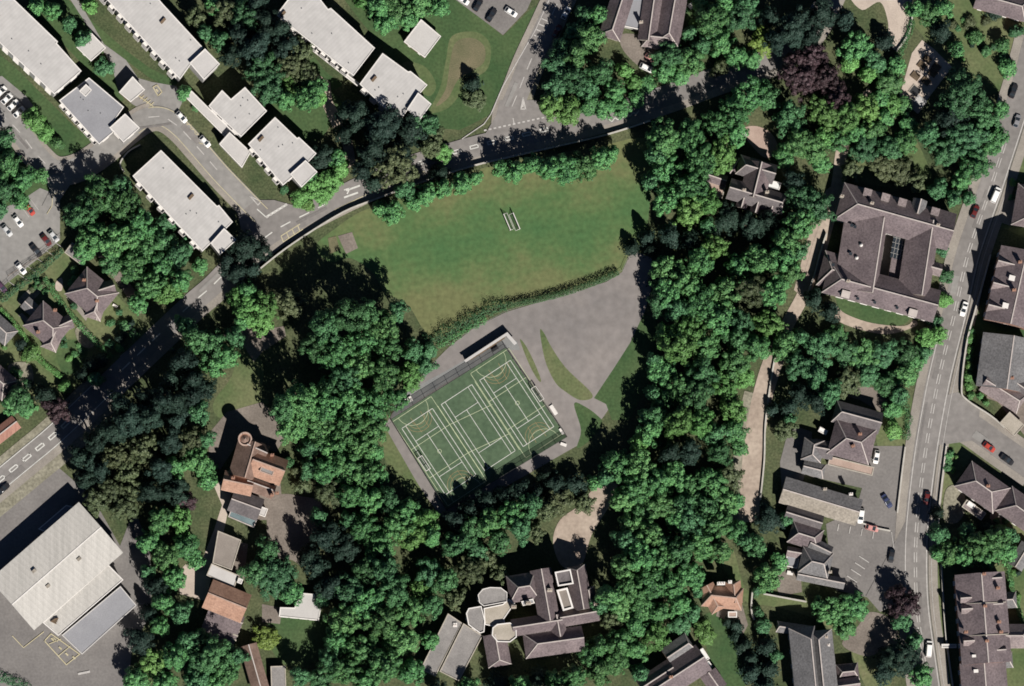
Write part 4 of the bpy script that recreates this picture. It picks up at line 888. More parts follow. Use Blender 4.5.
mb.add(vs, fs); mb.v = [tuple(Vector(v) - OT.location) for v in mb.v]; link('turret_parapet', mb.mesh('turret_parapet', ['ridge_red']), t_)
mb = MB(); mb.tube((p.x, p.y, 10.0), (p.x, p.y, 11.3), 1.63, .05, 20); mb.v = [tuple(Vector(v) - OT.location) for v in mb.v]; link('turret_roof', mb.mesh('turret_roof', ['tile_brown']), t_)
mb = MB(); mb.tube((p.x, p.y, 11.2), (p.x, p.y, 14.2), .06, .04, 6); mb.v = [tuple(Vector(v) - OT.location) for v in mb.v]; link('flagpole', mb.mesh('flagpole', ['trim_white']), t_)
for x, y in ((272, 455), (272, 495), (233, 478), (277, 493)): chimney(OT, x, y, 10.5, 1.8, 'brick')
OS = house('slate_wing', 'dark slate outbuilding with a pale edged glasshouse, below the orange tiled house', 245, 508, cat='outbuilding')
wing(OS, 246, 504.5, 29, 21, 20, 4.8, 2.6, (0, 0), 'slate_dark', 'brick', door=True); flat(OS, rect_px(242.5, 518.6, 28, 8, 23), 3.6, roof='glass_blue', wall='glass_blue', trim='ridge_pale'); flat(OS, rect_px(261, 511, 12, 9, 20), 3.0, roof='felt_pale', wall='brick')
OL = house('flat_roofed_hall', 'long brown flat roofed hall between pale terraces south of the turreted house', 229, 551, cat='hall'); flat(OL, Z(180, 540, 4.7, [(178, -44), (288, 0), (244, 142), (152, 108)]), 4.8, roof='felt_brown', wall='brick', trim='stone')
flat(OL, Z(180, 540, 4.7, [(148, 110), (276, 166), (256, 224), (124, 166)]), 4.0, roof='felt_pale', wall='brick', trim='stone'); flat(OL, rect_px(240, 581, 5, 5, 20), 4.9, roof='felt_pale', z0=3)
OH = house('orange_ridged_house', 'gabled house with brown north slope, glowing orange ridge and grey lower roof', 226, 604, cat='house')
wing(OH, 227, 601, 39, 28, 22, 5.2, 3.6, (0, 0), 'tile_orange', 'brick', ridge='ridge_red', door=True); wing(OH, 222, 625, 34, 30, 22, 3.8, 1.0, (0, 0), 'slate', 'brick', windows=False, ro=.6)
for k in range(5): mb = MB(); p = P(240.5 - 1.7 * k, 622 + 4.4 * k, 4); mb.box((p.x, p.y, 2.2), (1.6, .45, 4.4), -rad(22)); mb.obj('buttress', 'stone', OH)
OB = house('barn', 'brown tiled barn running south between dark trees and the small lawn', 254, 668, cat='barn'); wing(OB, 255, 668, 46, 15, 74, 4.0, 2.2, (0, 0), 'tile_brown', 'brick', ridge='ridge_pale')
OG = house('garage', 'flat grey garage roof at the south edge, next to the brown barn', 279, 680, cat='garage'); flat(OG, rect_px(278.5, 681, 30, 15, 88), 2.9, roof='felt_dark', wall='brick', trim='stone')
OW = house('white_roofed_pavilion', 'white flat roofed pavilion at the head of the small round lawn', 300, 608, cat='pavilion'); w, _ = flat(OW, Z(180, 546, 4.9, [(490, 300), (560, 302), (595, 230), (661, 235), (666, 290), (692, 300), (680, 366), (484, 346)]), 3.2, roof='felt_pale', wall='render_cream'); facade(OW, w, 3.2, south_west(w), 1, 'block', 2.8)

# ---------------------------------------------------------------- the mansion by the south edge
MS = house('mansion', 'rambling slate mansion with octagonal white edged bays near the south edge', 530, 612, cat='mansion')
Z1 = lambda pts: Z(420, 560, 5.44, pts); Z2 = lambda x, y: (510 + x / 5.44, 560 + y / 5.44)
w, _ = flat(MS, Z1([(346, 262), (450, 240), (484, 212), (516, 236), (458, 320), (464, 352), (398, 362), (352, 352)]), 8.4, roof='felt_tan', wall='stone'); 
def bay(pts, h, roof, w=.45): wl, _ = flat(MS, Z1(pts), h, roof=roof, wall='stone', rim=.4, rimw=w * .7); facade(MS, wl, h, [i for i in range(len(wl)) if (Vector(wl[i]) - Vector(wl[(i + 1) % len(wl)])).length > 2.2], 2, 'house', 3)
bay([(314, 190), (340, 158), (380, 148), (440, 150), (474, 176), (474, 228), (346, 252), (322, 232)], 9.2, 'felt_dark', .3); bay([(264, 262), (334, 250), (354, 330), (350, 392), (326, 400), (262, 352), (250, 290)], 8.9, 'felt_dark'); bay([(394, 368), (420, 348), (490, 340), (524, 368), (526, 420), (490, 448), (420, 446), (390, 410)], 9.6, 'felt_tan')
FA = house('flat_roofed_wing', 'grey flat roofed classroom range, the one farther from the slate mansion', 441, 645, cat='outbuilding'); flat(FA, Z1([(152, 290), (232, 344), (84, 634), (2, 594)]), 4.2, roof='felt_dark', wall='stone', trim='stone')
FB = house('flat_roofed_wing', 'grey flat roofed classroom range touching the white edged bays of the mansion', 461, 652, cat='outbuilding'); flat(FB, Z1([(236, 344), (342, 412), (212, 660), (106, 606)]), 4.6, roof='felt_dark', wall='stone', trim='stone', rim=.3); chimney(FA, 455, 625, 4.6, 1.0, 'trim_white', (1.1, 1.1))
wing(MS, 497.5, 650, 30, 21, 80, 6.6, 3.0, (0, .5), 'slate', 'stone'); wing(MS, *Z2(148, 348), 48, 15, -9, 8.0, 3.0, (0, 0), 'slate', 'stone'); wing(MS, *Z2(70, 148), 27, 25, -9, 8.0, 4.0, (.7, .6), 'slate', 'stone'); wing(MS, *Z2(192, 190), 50, 19, 80, 8.4, 3.6, (0, 0), 'slate', 'stone', windows=False)
flat(MS, [Z2(x, y) for x, y in ((242, 66), (328, 50), (346, 130), (260, 144))], 13.0, roof='slate_dark', wall='stone', rim=.8, rimw=.4); flat(MS, [Z2(x, y) for x, y in ((252, 164), (312, 150), (346, 262), (288, 278))], 10.6, roof='felt_brown', wall='stone', rim=.5, rimw=.55)
wing(MS, *Z2(378, 150), 42, 18, 80, 8.2, 3.8, (.5, 0), 'slate', 'stone'); wing(MS, *Z2(376, 298), 37, 16, -10, 7.6, 3.0, (0, 0), 'slate', 'stone'); wing(MS, *Z2(432, 200), 18, 12, 80, 7.2, 2.4, (.5, 0), 'slate', 'stone', windows=False)
wing(MS, *Z2(240, 446), 57, 23, -8, 7.4, 3.6, (1.0, 0), 'slate', 'stone', door=True); wing(MS, *Z2(262, 358), 20, 13, 80, 8.0, 2.6, (0, 0), 'slate', 'stone', windows=False)
for x, y in ((100, 235), (215, 165), (470, 240), (20, 255)): chimney(MS, *Z2(x, y), 11.5, 2.2, 'stone', (1.4, .9), pots=3)
flat(MS, [Z2(x, y) for x, y in ((60, 225), (125, 210), (135, 235), (70, 250))], 8.8, roof='felt_grey', wall='stone')
# ---------------------------------------------------------------- cars (shared meshes, colour per object)
def car_meshes(kind):
    if kind == 'van': Lh, wd, hood, roof_z, belt, xs = 2.45, .95, 1.15, 2.05, 1.25, (1.75, 1.15, -2.25, -2.38)
    elif kind == 'suv': Lh, wd, hood, roof_z, belt, xs = 2.3, .92, 1.05, 1.68, 1.08, (1.2, .25, -1.6, -2.2)
    elif kind == 'saloon': Lh, wd, hood, roof_z, belt, xs = 2.25, .88, .92, 1.42, .95, (1.0, .0, -.85, -1.6)
    else: Lh, wd, hood, roof_z, belt, xs = 2.02, .86, .95, 1.48, .97, (1.12, .12, -1.15, -1.88)
    b = MB()
    st = [(-Lh, .80, .42, belt - .12), (-Lh + .12, .92, .28, belt - .02), (-Lh * .6, 1, .22, belt), (0, 1, .2, belt), (xs[0], .99, .2, belt - .01), (Lh * .7, .97, .22, hood - .04), (Lh - .14, .88, .28, hood - .16), (Lh, .72, .4, hood - .28)]
    ring = []
    for x, k, z0, z1 in st:
        w = wd * k; ring.append([(x, -w, z0 + .08), (x, -w * 1.0, (z0 + z1) / 2), (x, -w * .96, z1 - .08), (x, -w * .86, z1), (x, w * .86, z1), (x, w * .96, z1 - .08), (x, w, (z0 + z1) / 2), (x, w, z0 + .08), (x, w * .8, z0), (x, -w * .8, z0)])
    vs = [v for r in ring for v in r]; n = 10
    fs = [(i * n + j, i * n + (j + 1) % n, (i + 1) * n + (j + 1) % n, (i + 1) * n + j) for i in range(len(st) - 1) for j in range(n)] + [tuple(range(n - 1, -1, -1)), tuple((len(st) - 1) * n + j for j in range(n))]
    b.add(vs, fs)
    # roof panel and pillars
    x0, x1, x2, x3 = xs; tw = wd * .74; bw = wd * .86
    rp = [(x1, -tw, roof_z - .05), (x1, tw, roof_z - .05), (x2, tw, roof_z - .07), (x2, -tw, roof_z - .07)]
    mid = (x1 + x2) / 2
    vs = [(x1, -tw, roof_z - .06), (x1, -tw * .8, roof_z), (x1, tw * .8, roof_z), (x1, tw, roof_z - .06), (mid, -tw, roof_z - .02), (mid, -tw * .8, roof_z + .04), (mid, tw * .8, roof_z + .04), (mid, tw, roof_z - .02), (x2, -tw, roof_z - .07), (x2, -tw * .8, roof_z - .01), (x2, tw * .8, roof_z - .01), (x2, tw, roof_z - .07)]
    b.add(vs, [(i * 4 + j, i * 4 + j + 1, (i + 1) * 4 + j + 1, (i + 1) * 4 + j) for i in range(2) for j in range(3)] + [(8, 4, 0, 3, 7, 11)[::-1], (0, 1, 2, 3)[::-1], (8, 9, 10, 11)])
    for s in (-1, 1):
        b.bar((x0, s * bw, belt - .02), (x1, s * tw, roof_z - .06), .08, .08); b.bar((x3, s * bw, belt - .04), (x2, s * tw, roof_z - .07), .12, .1)
        if kind != 'van': b.bar((mid, s * (bw - .01), belt - .02), (mid, s * tw, roof_z - .05), .07, .07)
        b.box((x0 - .1, s * (wd + .08), belt - .02), (.16, .2, .12))
    body = b.mesh('car_body', ['car_white'])
    g = {}
    def quad(nm, v, flip=False):
        m = MB(); m.add(v, [(0, 1, 2, 3)]); m.add([(x, y * .97, z - .03) for x, y, z in v], [(3, 2, 1, 0)]); g[nm] = m.mesh(nm, ['glass'])
    quad('windscreen', [(x0 - .02, -bw + .04, belt), (x0 - .02, bw - .04, belt), (x1 + .02, tw - .05, roof_z - .04), (x1 + .02, -tw + .05, roof_z - .04)])
    quad('rear_window', [(x3 + .02, bw - .05, belt), (x3 + .02, -bw + .05, belt), (x2 - .02, -tw + .06, roof_z - .05), (x2 - .02, tw - .06, roof_z - .05)])
    sd = []
    for s in (-1, 1):
        m = MB(); xe = x3 if kind != 'van' else .4; xf = x2 if kind != 'van' else .4
        m.add([(x0, s * bw, belt), (xe, s * bw, belt), (xf, s * tw, roof_z - .07), (x1, s * tw, roof_z - .06)], [(0, 1, 2, 3)]); 
        if kind == 'van': m.add([(.4, s * bw, belt), (x3, s * bw, belt), (x2, s * tw, roof_z - .07), (.4, s * tw, roof_z - .06)], [(0, 1, 2, 3)], 1)
        sd.append(m.mesh('side_window', ['glass', 'car_white'] if kind == 'van' else ['glass']))
    wm = MB(); wm.tube((0, -.1, 0), (0, .1, 0), .32, .32, 14); wheel = wm.mesh('wheel', ['rubber'])
    rm = MB(); rm.tube((0, -.112, 0), (0, .112, 0), .2, .2, 10); rim = rm.mesh('wheel_rim', ['steel'])
    hl = MB(); hl.box((0, 0, 0), (.12, .3, .12)); hd = hl.mesh('headlight', ['lamp_glass']); tl = hl.mesh('tail_light', ['tail_red'])
    return dict(body=body, g=g, side=sd, wheel=wheel, rim=rim, head=hd, tail=tl, Lh=Lh, wd=wd, hood=hood, belt=belt)
CARS = {k: car_meshes(k) for k in ('hatch', 'saloon', 'suv', 'van')}
def car(px, py, ang, col, label, kind='hatch', cat='car', group='parked and passing cars'):
    K = CARS[kind]; z = gz(px, py); p = P(px, py, z + .8); r = empty('car' if kind != 'van' else 'van', (p.x, p.y, z), label, cat, group, -rad(ang))
    def paint(o):
        for i, s in enumerate(o.material_slots):
            if s.material.name == 'car_white': s.link = 'OBJECT'; s.material = MATS[col]
    b = link('car_body', K['body'], r); paint(b)
    for nm, me in K['g'].items(): link(nm, me, r)
    for me in K['side']: paint(link('side_window', me, r))
    for x in (K['Lh'] * .62, -K['Lh'] * .62):
        for y in (-1, 1):
            w = link('wheel', K['wheel'], r, (x, y * (K['wd'] - .09), .32)); link('wheel_rim', K['rim'], w)
    for y in (-1, 1):
        link('headlight', K['head'], r, (K['Lh'] - .08, y * K['wd'] * .58, K['hood'] - .32)); link('tail_light', K['tail'], r, (-K['Lh'] + .03, y * K['wd'] * .62, K['belt'] - .25))
    return r
W, G_, K_, R_, M_, S_ = 'car_white', 'car_grey', 'car_black', 'car_red', 'car_maroon', 'car_silver'
car(181.5, 117, 47, W, 'white car at the kerb of the loop road, nearer the hut with yellow paving')
car(205, 141.5, 47, W, 'white car at the kerb of the loop road, beside the low strip roof')
for x, y, t in ((19, 112, 'white car at the tree end of the west row below the long white block'), (13, 105, 'second white car from the tree in the row below the long white block'), (7, 98.5, 'third white car from the tree in the row below the long white block'), (1, 91.5, 'white car cut by the west edge, fourth from the tree in its row')):
    car(x, y, -44, W, t, group='white cars in the west row')
car(29.5, 209.5, 50, R_, 'red car alone in the upper bays of the west car park')
car(18, 221, 52, W, 'white car in the middle of the upper bays of the west car park')
car(7, 230.5, 50, S_, 'silver car in the upper bays of the west car park, beside the dark bush')
car(53.5, 236, 50, S_, 'silver car at the junction end of the lower bays by the hedge')
car(46, 240, 50, M_, 'dark red car beside the silver one in the lower bays')
car(36, 250.5, 50, K_, 'black car alone in the lower bays by the hedge', 'saloon')
car(21, 268.5, 50, W, 'white car in the lower bays, nearest the old houses')
car(1.5, 287, 50, 'car_purple', 'dark purple car at the west edge of the lower bays')
car(478, 5, -60, K_, 'black car in the north car park, nearest the top edge'); car(491.5, 15, -58, K_, 'black car in the north car park, nearest the lawn', 'saloon')
car(511, 12, 32, W, 'white car across the end bay of the north car park'); car(463, 0, 32, W, 'white car cut by the north edge in the corner of the car park')
car(566, 13, -62, W, 'white car parked on the spur road, nearer the north edge'); car(557, 31, -62, M_, 'dark red car with pale roof parked on the spur road above the big trees')
car(647, 68, 24, W, 'white car on the forecourt of the slate villa', 'suv'); car(651, 58.5, 40, 'car_pink', 'faded red car on the forecourt of the slate villa')
car(995.5, 195, -66, W, 'white van driving up the main road beside the big trees', 'van', 'van'); car(975, 211.5, -66, M_, 'dark red car at the west kerb of the main road by the slate hall')
car(1013.5, 91, -70, K_, 'black car high on the main road near the dark tree', 'saloon'); car(1017, 121, -72, G_, 'dark grey car on the main road below the black one')
car(964, 309, 107, W, 'white car alone on the main road opposite the slate hall', 'saloon'); car(927, 498, 98, M_, 'dark red car alone on the main road beside the asphalt car park')
car(929, 649, -85, W, 'white van at the kerb beside the long terrace porch', 'van', 'van')
car(876.5, 457, 100, W, 'white car tight against the square slate villa'); car(887, 501, 58, 'car_blue', 'dark blue car alone in the middle of the asphalt car park', 'saloon')
car(861, 516, 98, W, 'white off-road car at the end of the long tan range', 'suv'); car(872, 528, 15, 'car_pink', 'pale pinkish car by the low wall above the parking bays')
car(891.5, 556, 100, K_, 'black car with the shade of the purple tree behind it')
car(989, 447, 35, R_, 'red car parked on the side road by the corner house'); car(1007, 459.5, 35, K_, 'black car parked on the side road by the corner house', 'saloon')
car(3, 489, -42, K_, 'black car on the tree lined road at the west edge', 'saloon')

# ---------------------------------------------------------------- court furniture
def post_fence(name, label, line, h, cat='fence', sp=3.0, m='dark_metal', meshp=True, rails=2, group=None):
    c = line[len(line) // 2]; p = P(*c, 0); r = empty(name, (p.x, p.y, 0), label, cat, group)
    W_ = [P(x, y, gz(x, y)) for x, y in line]
    for i in range(len(W_) - 1):
        a, b = W_[i], W_[i + 1]; n = max(1, round((b - a).length / sp))
        for k in range(n + (1 if i == len(W_) - 2 else 0)):
            q = a + (b - a) * (k / n); mb = MB(); mb.tube((q.x, q.y, 0), (q.x, q.y, q.z + h), .06, .06, 6); mb.obj('post', m, r)
        mb = MB()
        for k in range(rails): z = h * (k + 1) / rails - .05; mb.bar(a + Vector((0, 0, z)), b + Vector((0, 0, z)), .06, .06)
        mb.obj('rail', m, r)
        if meshp: mb = MB(); d = (b - a).normalized(); mb.bar(a + Vector((0, 0, h / 2)) + Vector((-d.y, d.x, 0)) * .05, b + Vector((0, 0, h / 2)) + Vector((-d.y, d.x, 0)) * .05, .015, h - .1); mb.obj('mesh_panel', 'wire_mesh', r)
    return r
post_fence('court_fence', 'dark wire mesh fence all round the green sports court', CT + [CT[0]], 3.0, sp=4)
SH = empty('shelter', (P(490, 347, 0).x, P(490, 347, 0).y, 0), 'L shaped white roofed shelter at the top corner of the sports court', 'shelter')
SL = Z(360, 260, 4.9, [(510, 491), (722, 353), (770, 408), (756, 417), (716, 372), (518, 502)])
w = ccw([(P(x, y, 3.0).x, P(x, y, 3.0).y) for x, y in SL]); mb = MB(); mb.prism(w, 2.85, 3.02); mb.obj('roof', 'felt_pale', SH)
a, b, c = P(465, 360.5, 0), P(507.5, 333.0, 0), P(515.5, 342.5, 0)
mb = MB(); mb.bar(a + Vector((0, 0, 1.4)), b + Vector((0, 0, 1.4)), .12, 2.8); mb.obj('back_wall', 'timber', SH)
for t in (0.02, .25, .5, .75, .97): q = P(466 + 42 * t, 363 - 27 * t, 0); mb = MB(); mb.tube((q.x, q.y, 0), (q.x, q.y, 2.86), .07); mb.obj('post', 'dark_metal', SH)
mb = MB(); mb.bar(a + (b - a) * .1 + Vector((.4, -.6, .75)), a + (b - a) * .9 + Vector((.4, -.6, .75)), .4, .06); mb.obj('bench_seat', 'timber', SH)
q = P(495, 349, 0); mb = MB(); mb.box((q.x, q.y, .55), (2.0, .9, 1.1), rad(33)); tag(mb.obj('storage_box', 'dark_metal'), 'black storage box under the open side of the white shelter', 'box')
def goal(px, py, ang, w, h, d, label, group, net='wire_mesh'):
    z = gz(px, py); p = P(px, py, z); r = empty('goal', (p.x, p.y, z), label, 'goal', group, -rad(ang)); t = .15
    f = MB()
    for s in (-1, 1): f.tube((s * w / 2, 0, 0), (s * w / 2, 0, h), t)
    f.tube((-w / 2, 0, h), (w / 2, 0, h), t); link('goal_frame', f.mesh('goal_frame', ['trim_white']), r)
    f = MB()
    for s in (-1, 1): f.tube((s * w / 2, 0, .06), (s * w / 2, -d, .06), .05); f.tube((s * w / 2, 0, h), (s * w / 2, -d, .06), .045)
    f.tube((-w / 2, -d, .06), (w / 2, -d, .06), .07); link('base_bar', f.mesh('base_bar', ['trim_white']), r)
    f = MB(); f.add([(-w / 2, -.02, h - .02), (w / 2, -.02, h - .02), (w / 2, -d, .1), (-w / 2, -d, .1)], [(0, 1, 2, 3)])
    for s in (-1, 1): f.add([(s * w / 2, 0, .05), (s * w / 2, 0, h), (s * w / 2, -d, .05)], [(0, 1, 2)])
    link('net', f.mesh('net', [net]), r); return r
goal(506.6, 222.4, 247, 5.2, 2.0, 1.2, 'white framed goal on the playing field, the western of the back to back pair', 'back to back goals')
goal(516.0, 221.2, 67, 5.2, 2.0, 1.2, 'white framed goal on the playing field, the eastern of the back to back pair', 'back to back goals')
def court_goal(px, py, label):
    z = gz(px, py); p = P(px, py, z); r = empty('goal', (p.x, p.y, z), label, 'goal', 'court side goals', -rad(56.7))
    f = MB(); w, d, h = 4.6, 1.5, 2.1
    for x in (-w / 2, w / 2):
        f.tube((x, 0, 0), (x, 0, h), .09); f.tube((x, d, 0), (x, d, h), .09); f.tube((x, 0, h), (x, d, h), .09)
    f.tube((-w / 2, 0, h), (w / 2, 0, h), .1); f.tube((-w / 2, d, h), (w / 2, d, h), .1); link('goal_frame', f.mesh('goal_frame', ['trim_white']), r)
    f = MB(); f.add([(-w / 2, 0, h), (w / 2, 0, h), (w / 2, d, h), (-w / 2, d, h)], [(0, 1, 2, 3)]); f.add([(-w / 2, d, h), (w / 2, d, h), (w / 2, d, 0), (-w / 2, d, 0)], [(0, 1, 2, 3)]); link('net', f.mesh('net', ['wire_mesh']), r)
court_goal(535, 395.5, 'white framed goal in the fence on the playground side of the sports court')
court_goal(421.5, 465, 'white framed goal in the fence on the path side of the sports court')
def slab_thing(name, label, cat, px, py, ang, size, m, legs='dark_metal', z0=.45):
    z = gz(px, py); p = P(px, py, z + z0); r = empty(name, (p.x, p.y, z), label, cat, None, -rad(ang)); f = MB()
    f.box((0, 0, z0), (size[0], size[1], size[2])); link('seat' if 'bench' in name else 'top', f.mesh('top', [m]), r)
    for s in (-1, 1):
        f = MB(); f.box((s * size[0] * .38, 0, z0 / 2 - size[2] / 2), (.1, size[1] * .8, z0 - .02)); link('leg', f.mesh('leg', [legs]), r)
    if 'bench' in name: f = MB(); f.box((0, size[1] / 2, z0 + .35), (size[0], .07, .5)); link('backrest', f.mesh('backrest', [m]), r)
    return r
slab_thing('bench', 'broad white bench outside the fence on the playground side of the court', 'bench', 553.5, 410, 57, (3.2, 1.1, .12), 'trim_white')
slab_thing('bench', 'small white bench at the lower corner of the court, playground side', 'bench', 561.5, 431.5, 57, (2.0, .7, .1), 'trim_white')
slab_thing('equipment_table', 'low white table just outside the lowest playground corner of the court', 'table', 563.5, 444.5, 20, (1.9, .9, .1), 'trim_white', z0=.7)
slab_thing('equipment_table', 'wide white table under the trees outside the top west corner of the court', 'table', 407, 401, -30, (3.4, 1.6, .1), 'trim_white', z0=.7)
slab_thing('garden_table', 'small white table on the brick patio among the belt trees', 'table', 744.5, 134, 20, (1.7, 1.3, .08), 'trim_white', z0=.7)
slab_thing('garden_bench', 'white garden bench by the brown hipped house and its lawn', 'bench', 115, 306, 30, (1.6, .6, .08), 'trim_white')
slab_thing('garden_table', 'white table in front of the flat roofed parts west of the slanted bays', 'table', 790, 573, 10, (1.8, 1.2, .08), 'trim_white', z0=.7)
slab_thing('garden_table', 'round edged white table on the grass beside the slate villa gable end', 'table', 691, 6, 50, (1.6, 1.6, .08), 'trim_white', z0=.7)
# raised beds and pond on the paved garden
for k, (x, y, t) in enumerate(((505, 290, 'bed nearest the open paving'), (480, 320, 'western bed of the second row'), (551, 328, 'eastern bed of the second row'), (532, 357, 'eastern bed in the middle'), (448, 372, 'western bed in the middle'), (500, 397, 'bed nearest the square black pond'))):
    px, py = Z(824, 0, 4.9, [(x, y)])[0]; p = P(px, py, .3); r = empty('raised_bed', (p.x, p.y, gz(px, py)), 'timber edged raised bed on the paved garden, ' + t, 'planter', 'raised beds on the paved garden', rad(-38)); f = MB()
    for c, s in (((0, -.95, .2), (2.6, .12, .4)), ((0, .95, .2), (2.6, .12, .4)), ((-1.24, 0, .2), (.12, 1.78, .4)), ((1.24, 0, .2), (.12, 1.78, .4))): f.box(c, s)
    link('bed_edge', f.mesh('bed_edge', ['timber']), r); f = MB(); f.box((0, 0, .15), (2.35, 1.77, .26)); link('soil', f.mesh('soil', ['soil']), r)
p = P(915, 91, .3); r = empty('garden_pond', (p.x, p.y, gz(915, 91)), 'square black pond on the paved garden', 'pond', None, rad(-38)); f = MB()
for c, s in (((0, -1.4, .12), (3.1, .2, .24)), ((0, 1.4, .12), (3.1, .2, .24)), ((-1.45, 0, .12), (.2, 2.6, .24)), ((1.45, 0, .12), (.2, 2.6, .24))): f.box(c, s)
link('pond_edge', f.mesh('pond_edge', ['stone']), r); f = MB(); f.box((0, 0, .06), (2.7, 2.6, .1)); link('pond_water', f.mesh('pond_water', ['pool_dark']), r)
p = P(920, 101.5, .3); f = MB(); f.box((p.x, p.y, .3), (3.4, 2.6, .3), rad(-38)); f.box((p.x, p.y, .5), (2.9, 2.1, .12), rad(-38)); tag(f.obj('paved_platform', 'render_grey'), 'square grey platform beside the black pond on the paved garden', 'platform')

# ---------------------------------------------------------------- walls, fences and hedges
def wall_line(label, line, h=1.5, t=.35, m='stone', name='garden_wall', cat='wall', curved=True):
    L = smooth_open(line, 4) if curved else line
    c = L[len(L) // 2]; p = P(*c, 0); r = empty(name, (p.x, p.y, 0), label, cat, 'boundary walls')
    a = [P(x, y, 0) for x, y in L]; n = len(a)
    def off(d):
        out = []
        for i in range(n):
            e = (a[min(n - 1, i + 1)] - a[max(0, i - 1)]).normalized(); out.append(a[i] + Vector((-e.y, e.x, 0)) * d)
        return out
    def strip(w, z0, z1):
        A, B = off(w / 2), off(-w / 2); mb = MB()
        vs = [Vector((p.x, p.y, z0)) for p in A] + [Vector((p.x, p.y, z1)) for p in A] + [Vector((p.x, p.y, z1)) for p in B] + [Vector((p.x, p.y, z0)) for p in B]
        fs = [(k * n + i, k * n + i + 1, (k + 1) * n + i + 1, (k + 1) * n + i) for k in range(3) for i in range(n - 1)] + [(0, n, 2 * n, 3 * n), (n - 1, 4 * n - 1, 3 * n - 1, 2 * n - 1)]
        mb.add(vs, fs); return mb
    strip(t, 0, h).obj('wall', m, r); strip(t + .12, h, h + .1).obj('coping', 'kerbstone', r); return r
wall_line('long stone boundary wall between the tree lined road and the playing field', [(254, 274), (280, 253), (306, 235), (343, 212.5), (374, 200), (420, 183), (470, 167), (520, 155), (560, 146), (610, 134), (650, 121)], 1.9)
wall_line('stone wall along the east footway of the main road, past the terrace and bushes', [(990, 255), (980, 292), (974, 313), (966, 344), (961, 388), (966, 400), (990, 416), (1004, 428)], 1.7)
wall_line('low wall between the asphalt car park and the main road footway', [(905, 447), (902, 470), (898.5, 500), (897, 513)], 1.1)
wall_line('low wall above the marked bays, running from the tan range to the main road', [(852, 519), (872, 527), (890, 531)], .9)
wall_line('front garden wall along the footway beside the corner house', [(946, 446), (943, 470), (939, 505), (938, 524)], 1.2)
wall_line('front garden wall along the footway below the long terrace', [(941, 565), (943, 600), (946, 640), (953, 690)], 1.2)
wall_line('stone wall down the east side of the pale track', [(775, 356), (770, 385), (765, 425), (764, 460), (760, 500)], 1.0)
wall_line('twin stone wall beside the track behind the slate hall', [(826, 234), (820, 252), (813, 278), (806, 296)], 1.8)
wall_line('curved retaining wall on the north-west corner of the slate hall', [(846, 170), (842, 190), (836, 208), (834, 216)], 1.6)
wall_line('garden wall between the orange house drive and the conifer row', [(752, 592), (751, 610), (754, 620)], 1.4)
wall_line('garden wall behind the conifers and the grey slate villa', [(763, 594), (784, 598), (806, 602)], 1.7)
wall_line('long low wall closing the paved curved drive on its garden side', [(908, -6), (912, 14), (908, 34), (896, 52)], 1.0, .3)
wall_line('pale low wall round the loop road end of the middle block', [(124, 172), (120, 164), (128, 152), (140, 145)], .9, .3)
post_fence('railing', 'dark railing along the grass below the long white block', [(-4, 84), (18, 100), (34, 116), (44, 134)], 1.2, 'railing', meshp=False)
post_fence('railing', 'dark railing along the hedge line of the west car park', [(62, 236), (40, 254), (14, 276), (-4, 294)], 1.4, 'railing', meshp=False)
post_fence('garden_fence', 'garden fence between the detached gardens and the lower road trees', [(8, 276), (30, 262), (54, 250)], 1.6, m='timber', rails=3, meshp=False, sp=2.5)
post_fence('yard_gate', 'low metal gate across the yard beside the grey flat roof of the warehouse', [(137, 604), (147, 603.5)], 1.2, 'gate', m='steel', meshp=False, sp=3)
post_fence('field_fence', 'thin wire fence along the playground edge beneath the clipped hedge', [(446, 346), (474, 328), (506, 311), (560, 295), (606, 281), (622, 270), (628, 256)], 1.2, m='steel', sp=5, rails=1, meshp=False)

def leaf_cloud(pos, nrm, size, rng, jitter=.5):
    """one quad per leaf clump, as numpy arrays"""
    n = len(pos); nr = nrm + rng.normal(0, jitter, (n, 3)); nr /= np.linalg.norm(nr, axis=1)[:, None] + 1e-9
    t = np.cross(nr, rng.normal(0, 1, (n, 3))); t /= np.linalg.norm(t, axis=1)[:, None] + 1e-9; b = np.cross(nr, t)
    s = (size * rng.uniform(.65, 1.35, n))[:, None] * .5; k = rng.uniform(.55, 1.0, n)[:, None]
    v = np.stack([pos - t * s, pos - b * s * k + nr * s * .18, pos + t * s, pos + b * s * k + nr * s * .18], 1)
    return v.reshape(-1, 3)
def leaf_mesh(name, v, m):
    n = len(v) // 4; me = bpy.data.meshes.new(name)
    me.vertices.add(len(v)); me.vertices.foreach_set('co', v.astype(np.float32).ravel())
    me.loops.add(4 * n); me.loops.foreach_set('vertex_index', np.arange(4 * n, dtype=np.int32))
    me.polygons.add(n); me.polygons.foreach_set('loop_start', np.arange(0, 4 * n, 4, dtype=np.int32)); me.polygons.foreach_set('loop_total', np.full(n, 4, dtype=np.int32))
    me.update(calc_edges=True); me.materials.append(MATS[m]); return me
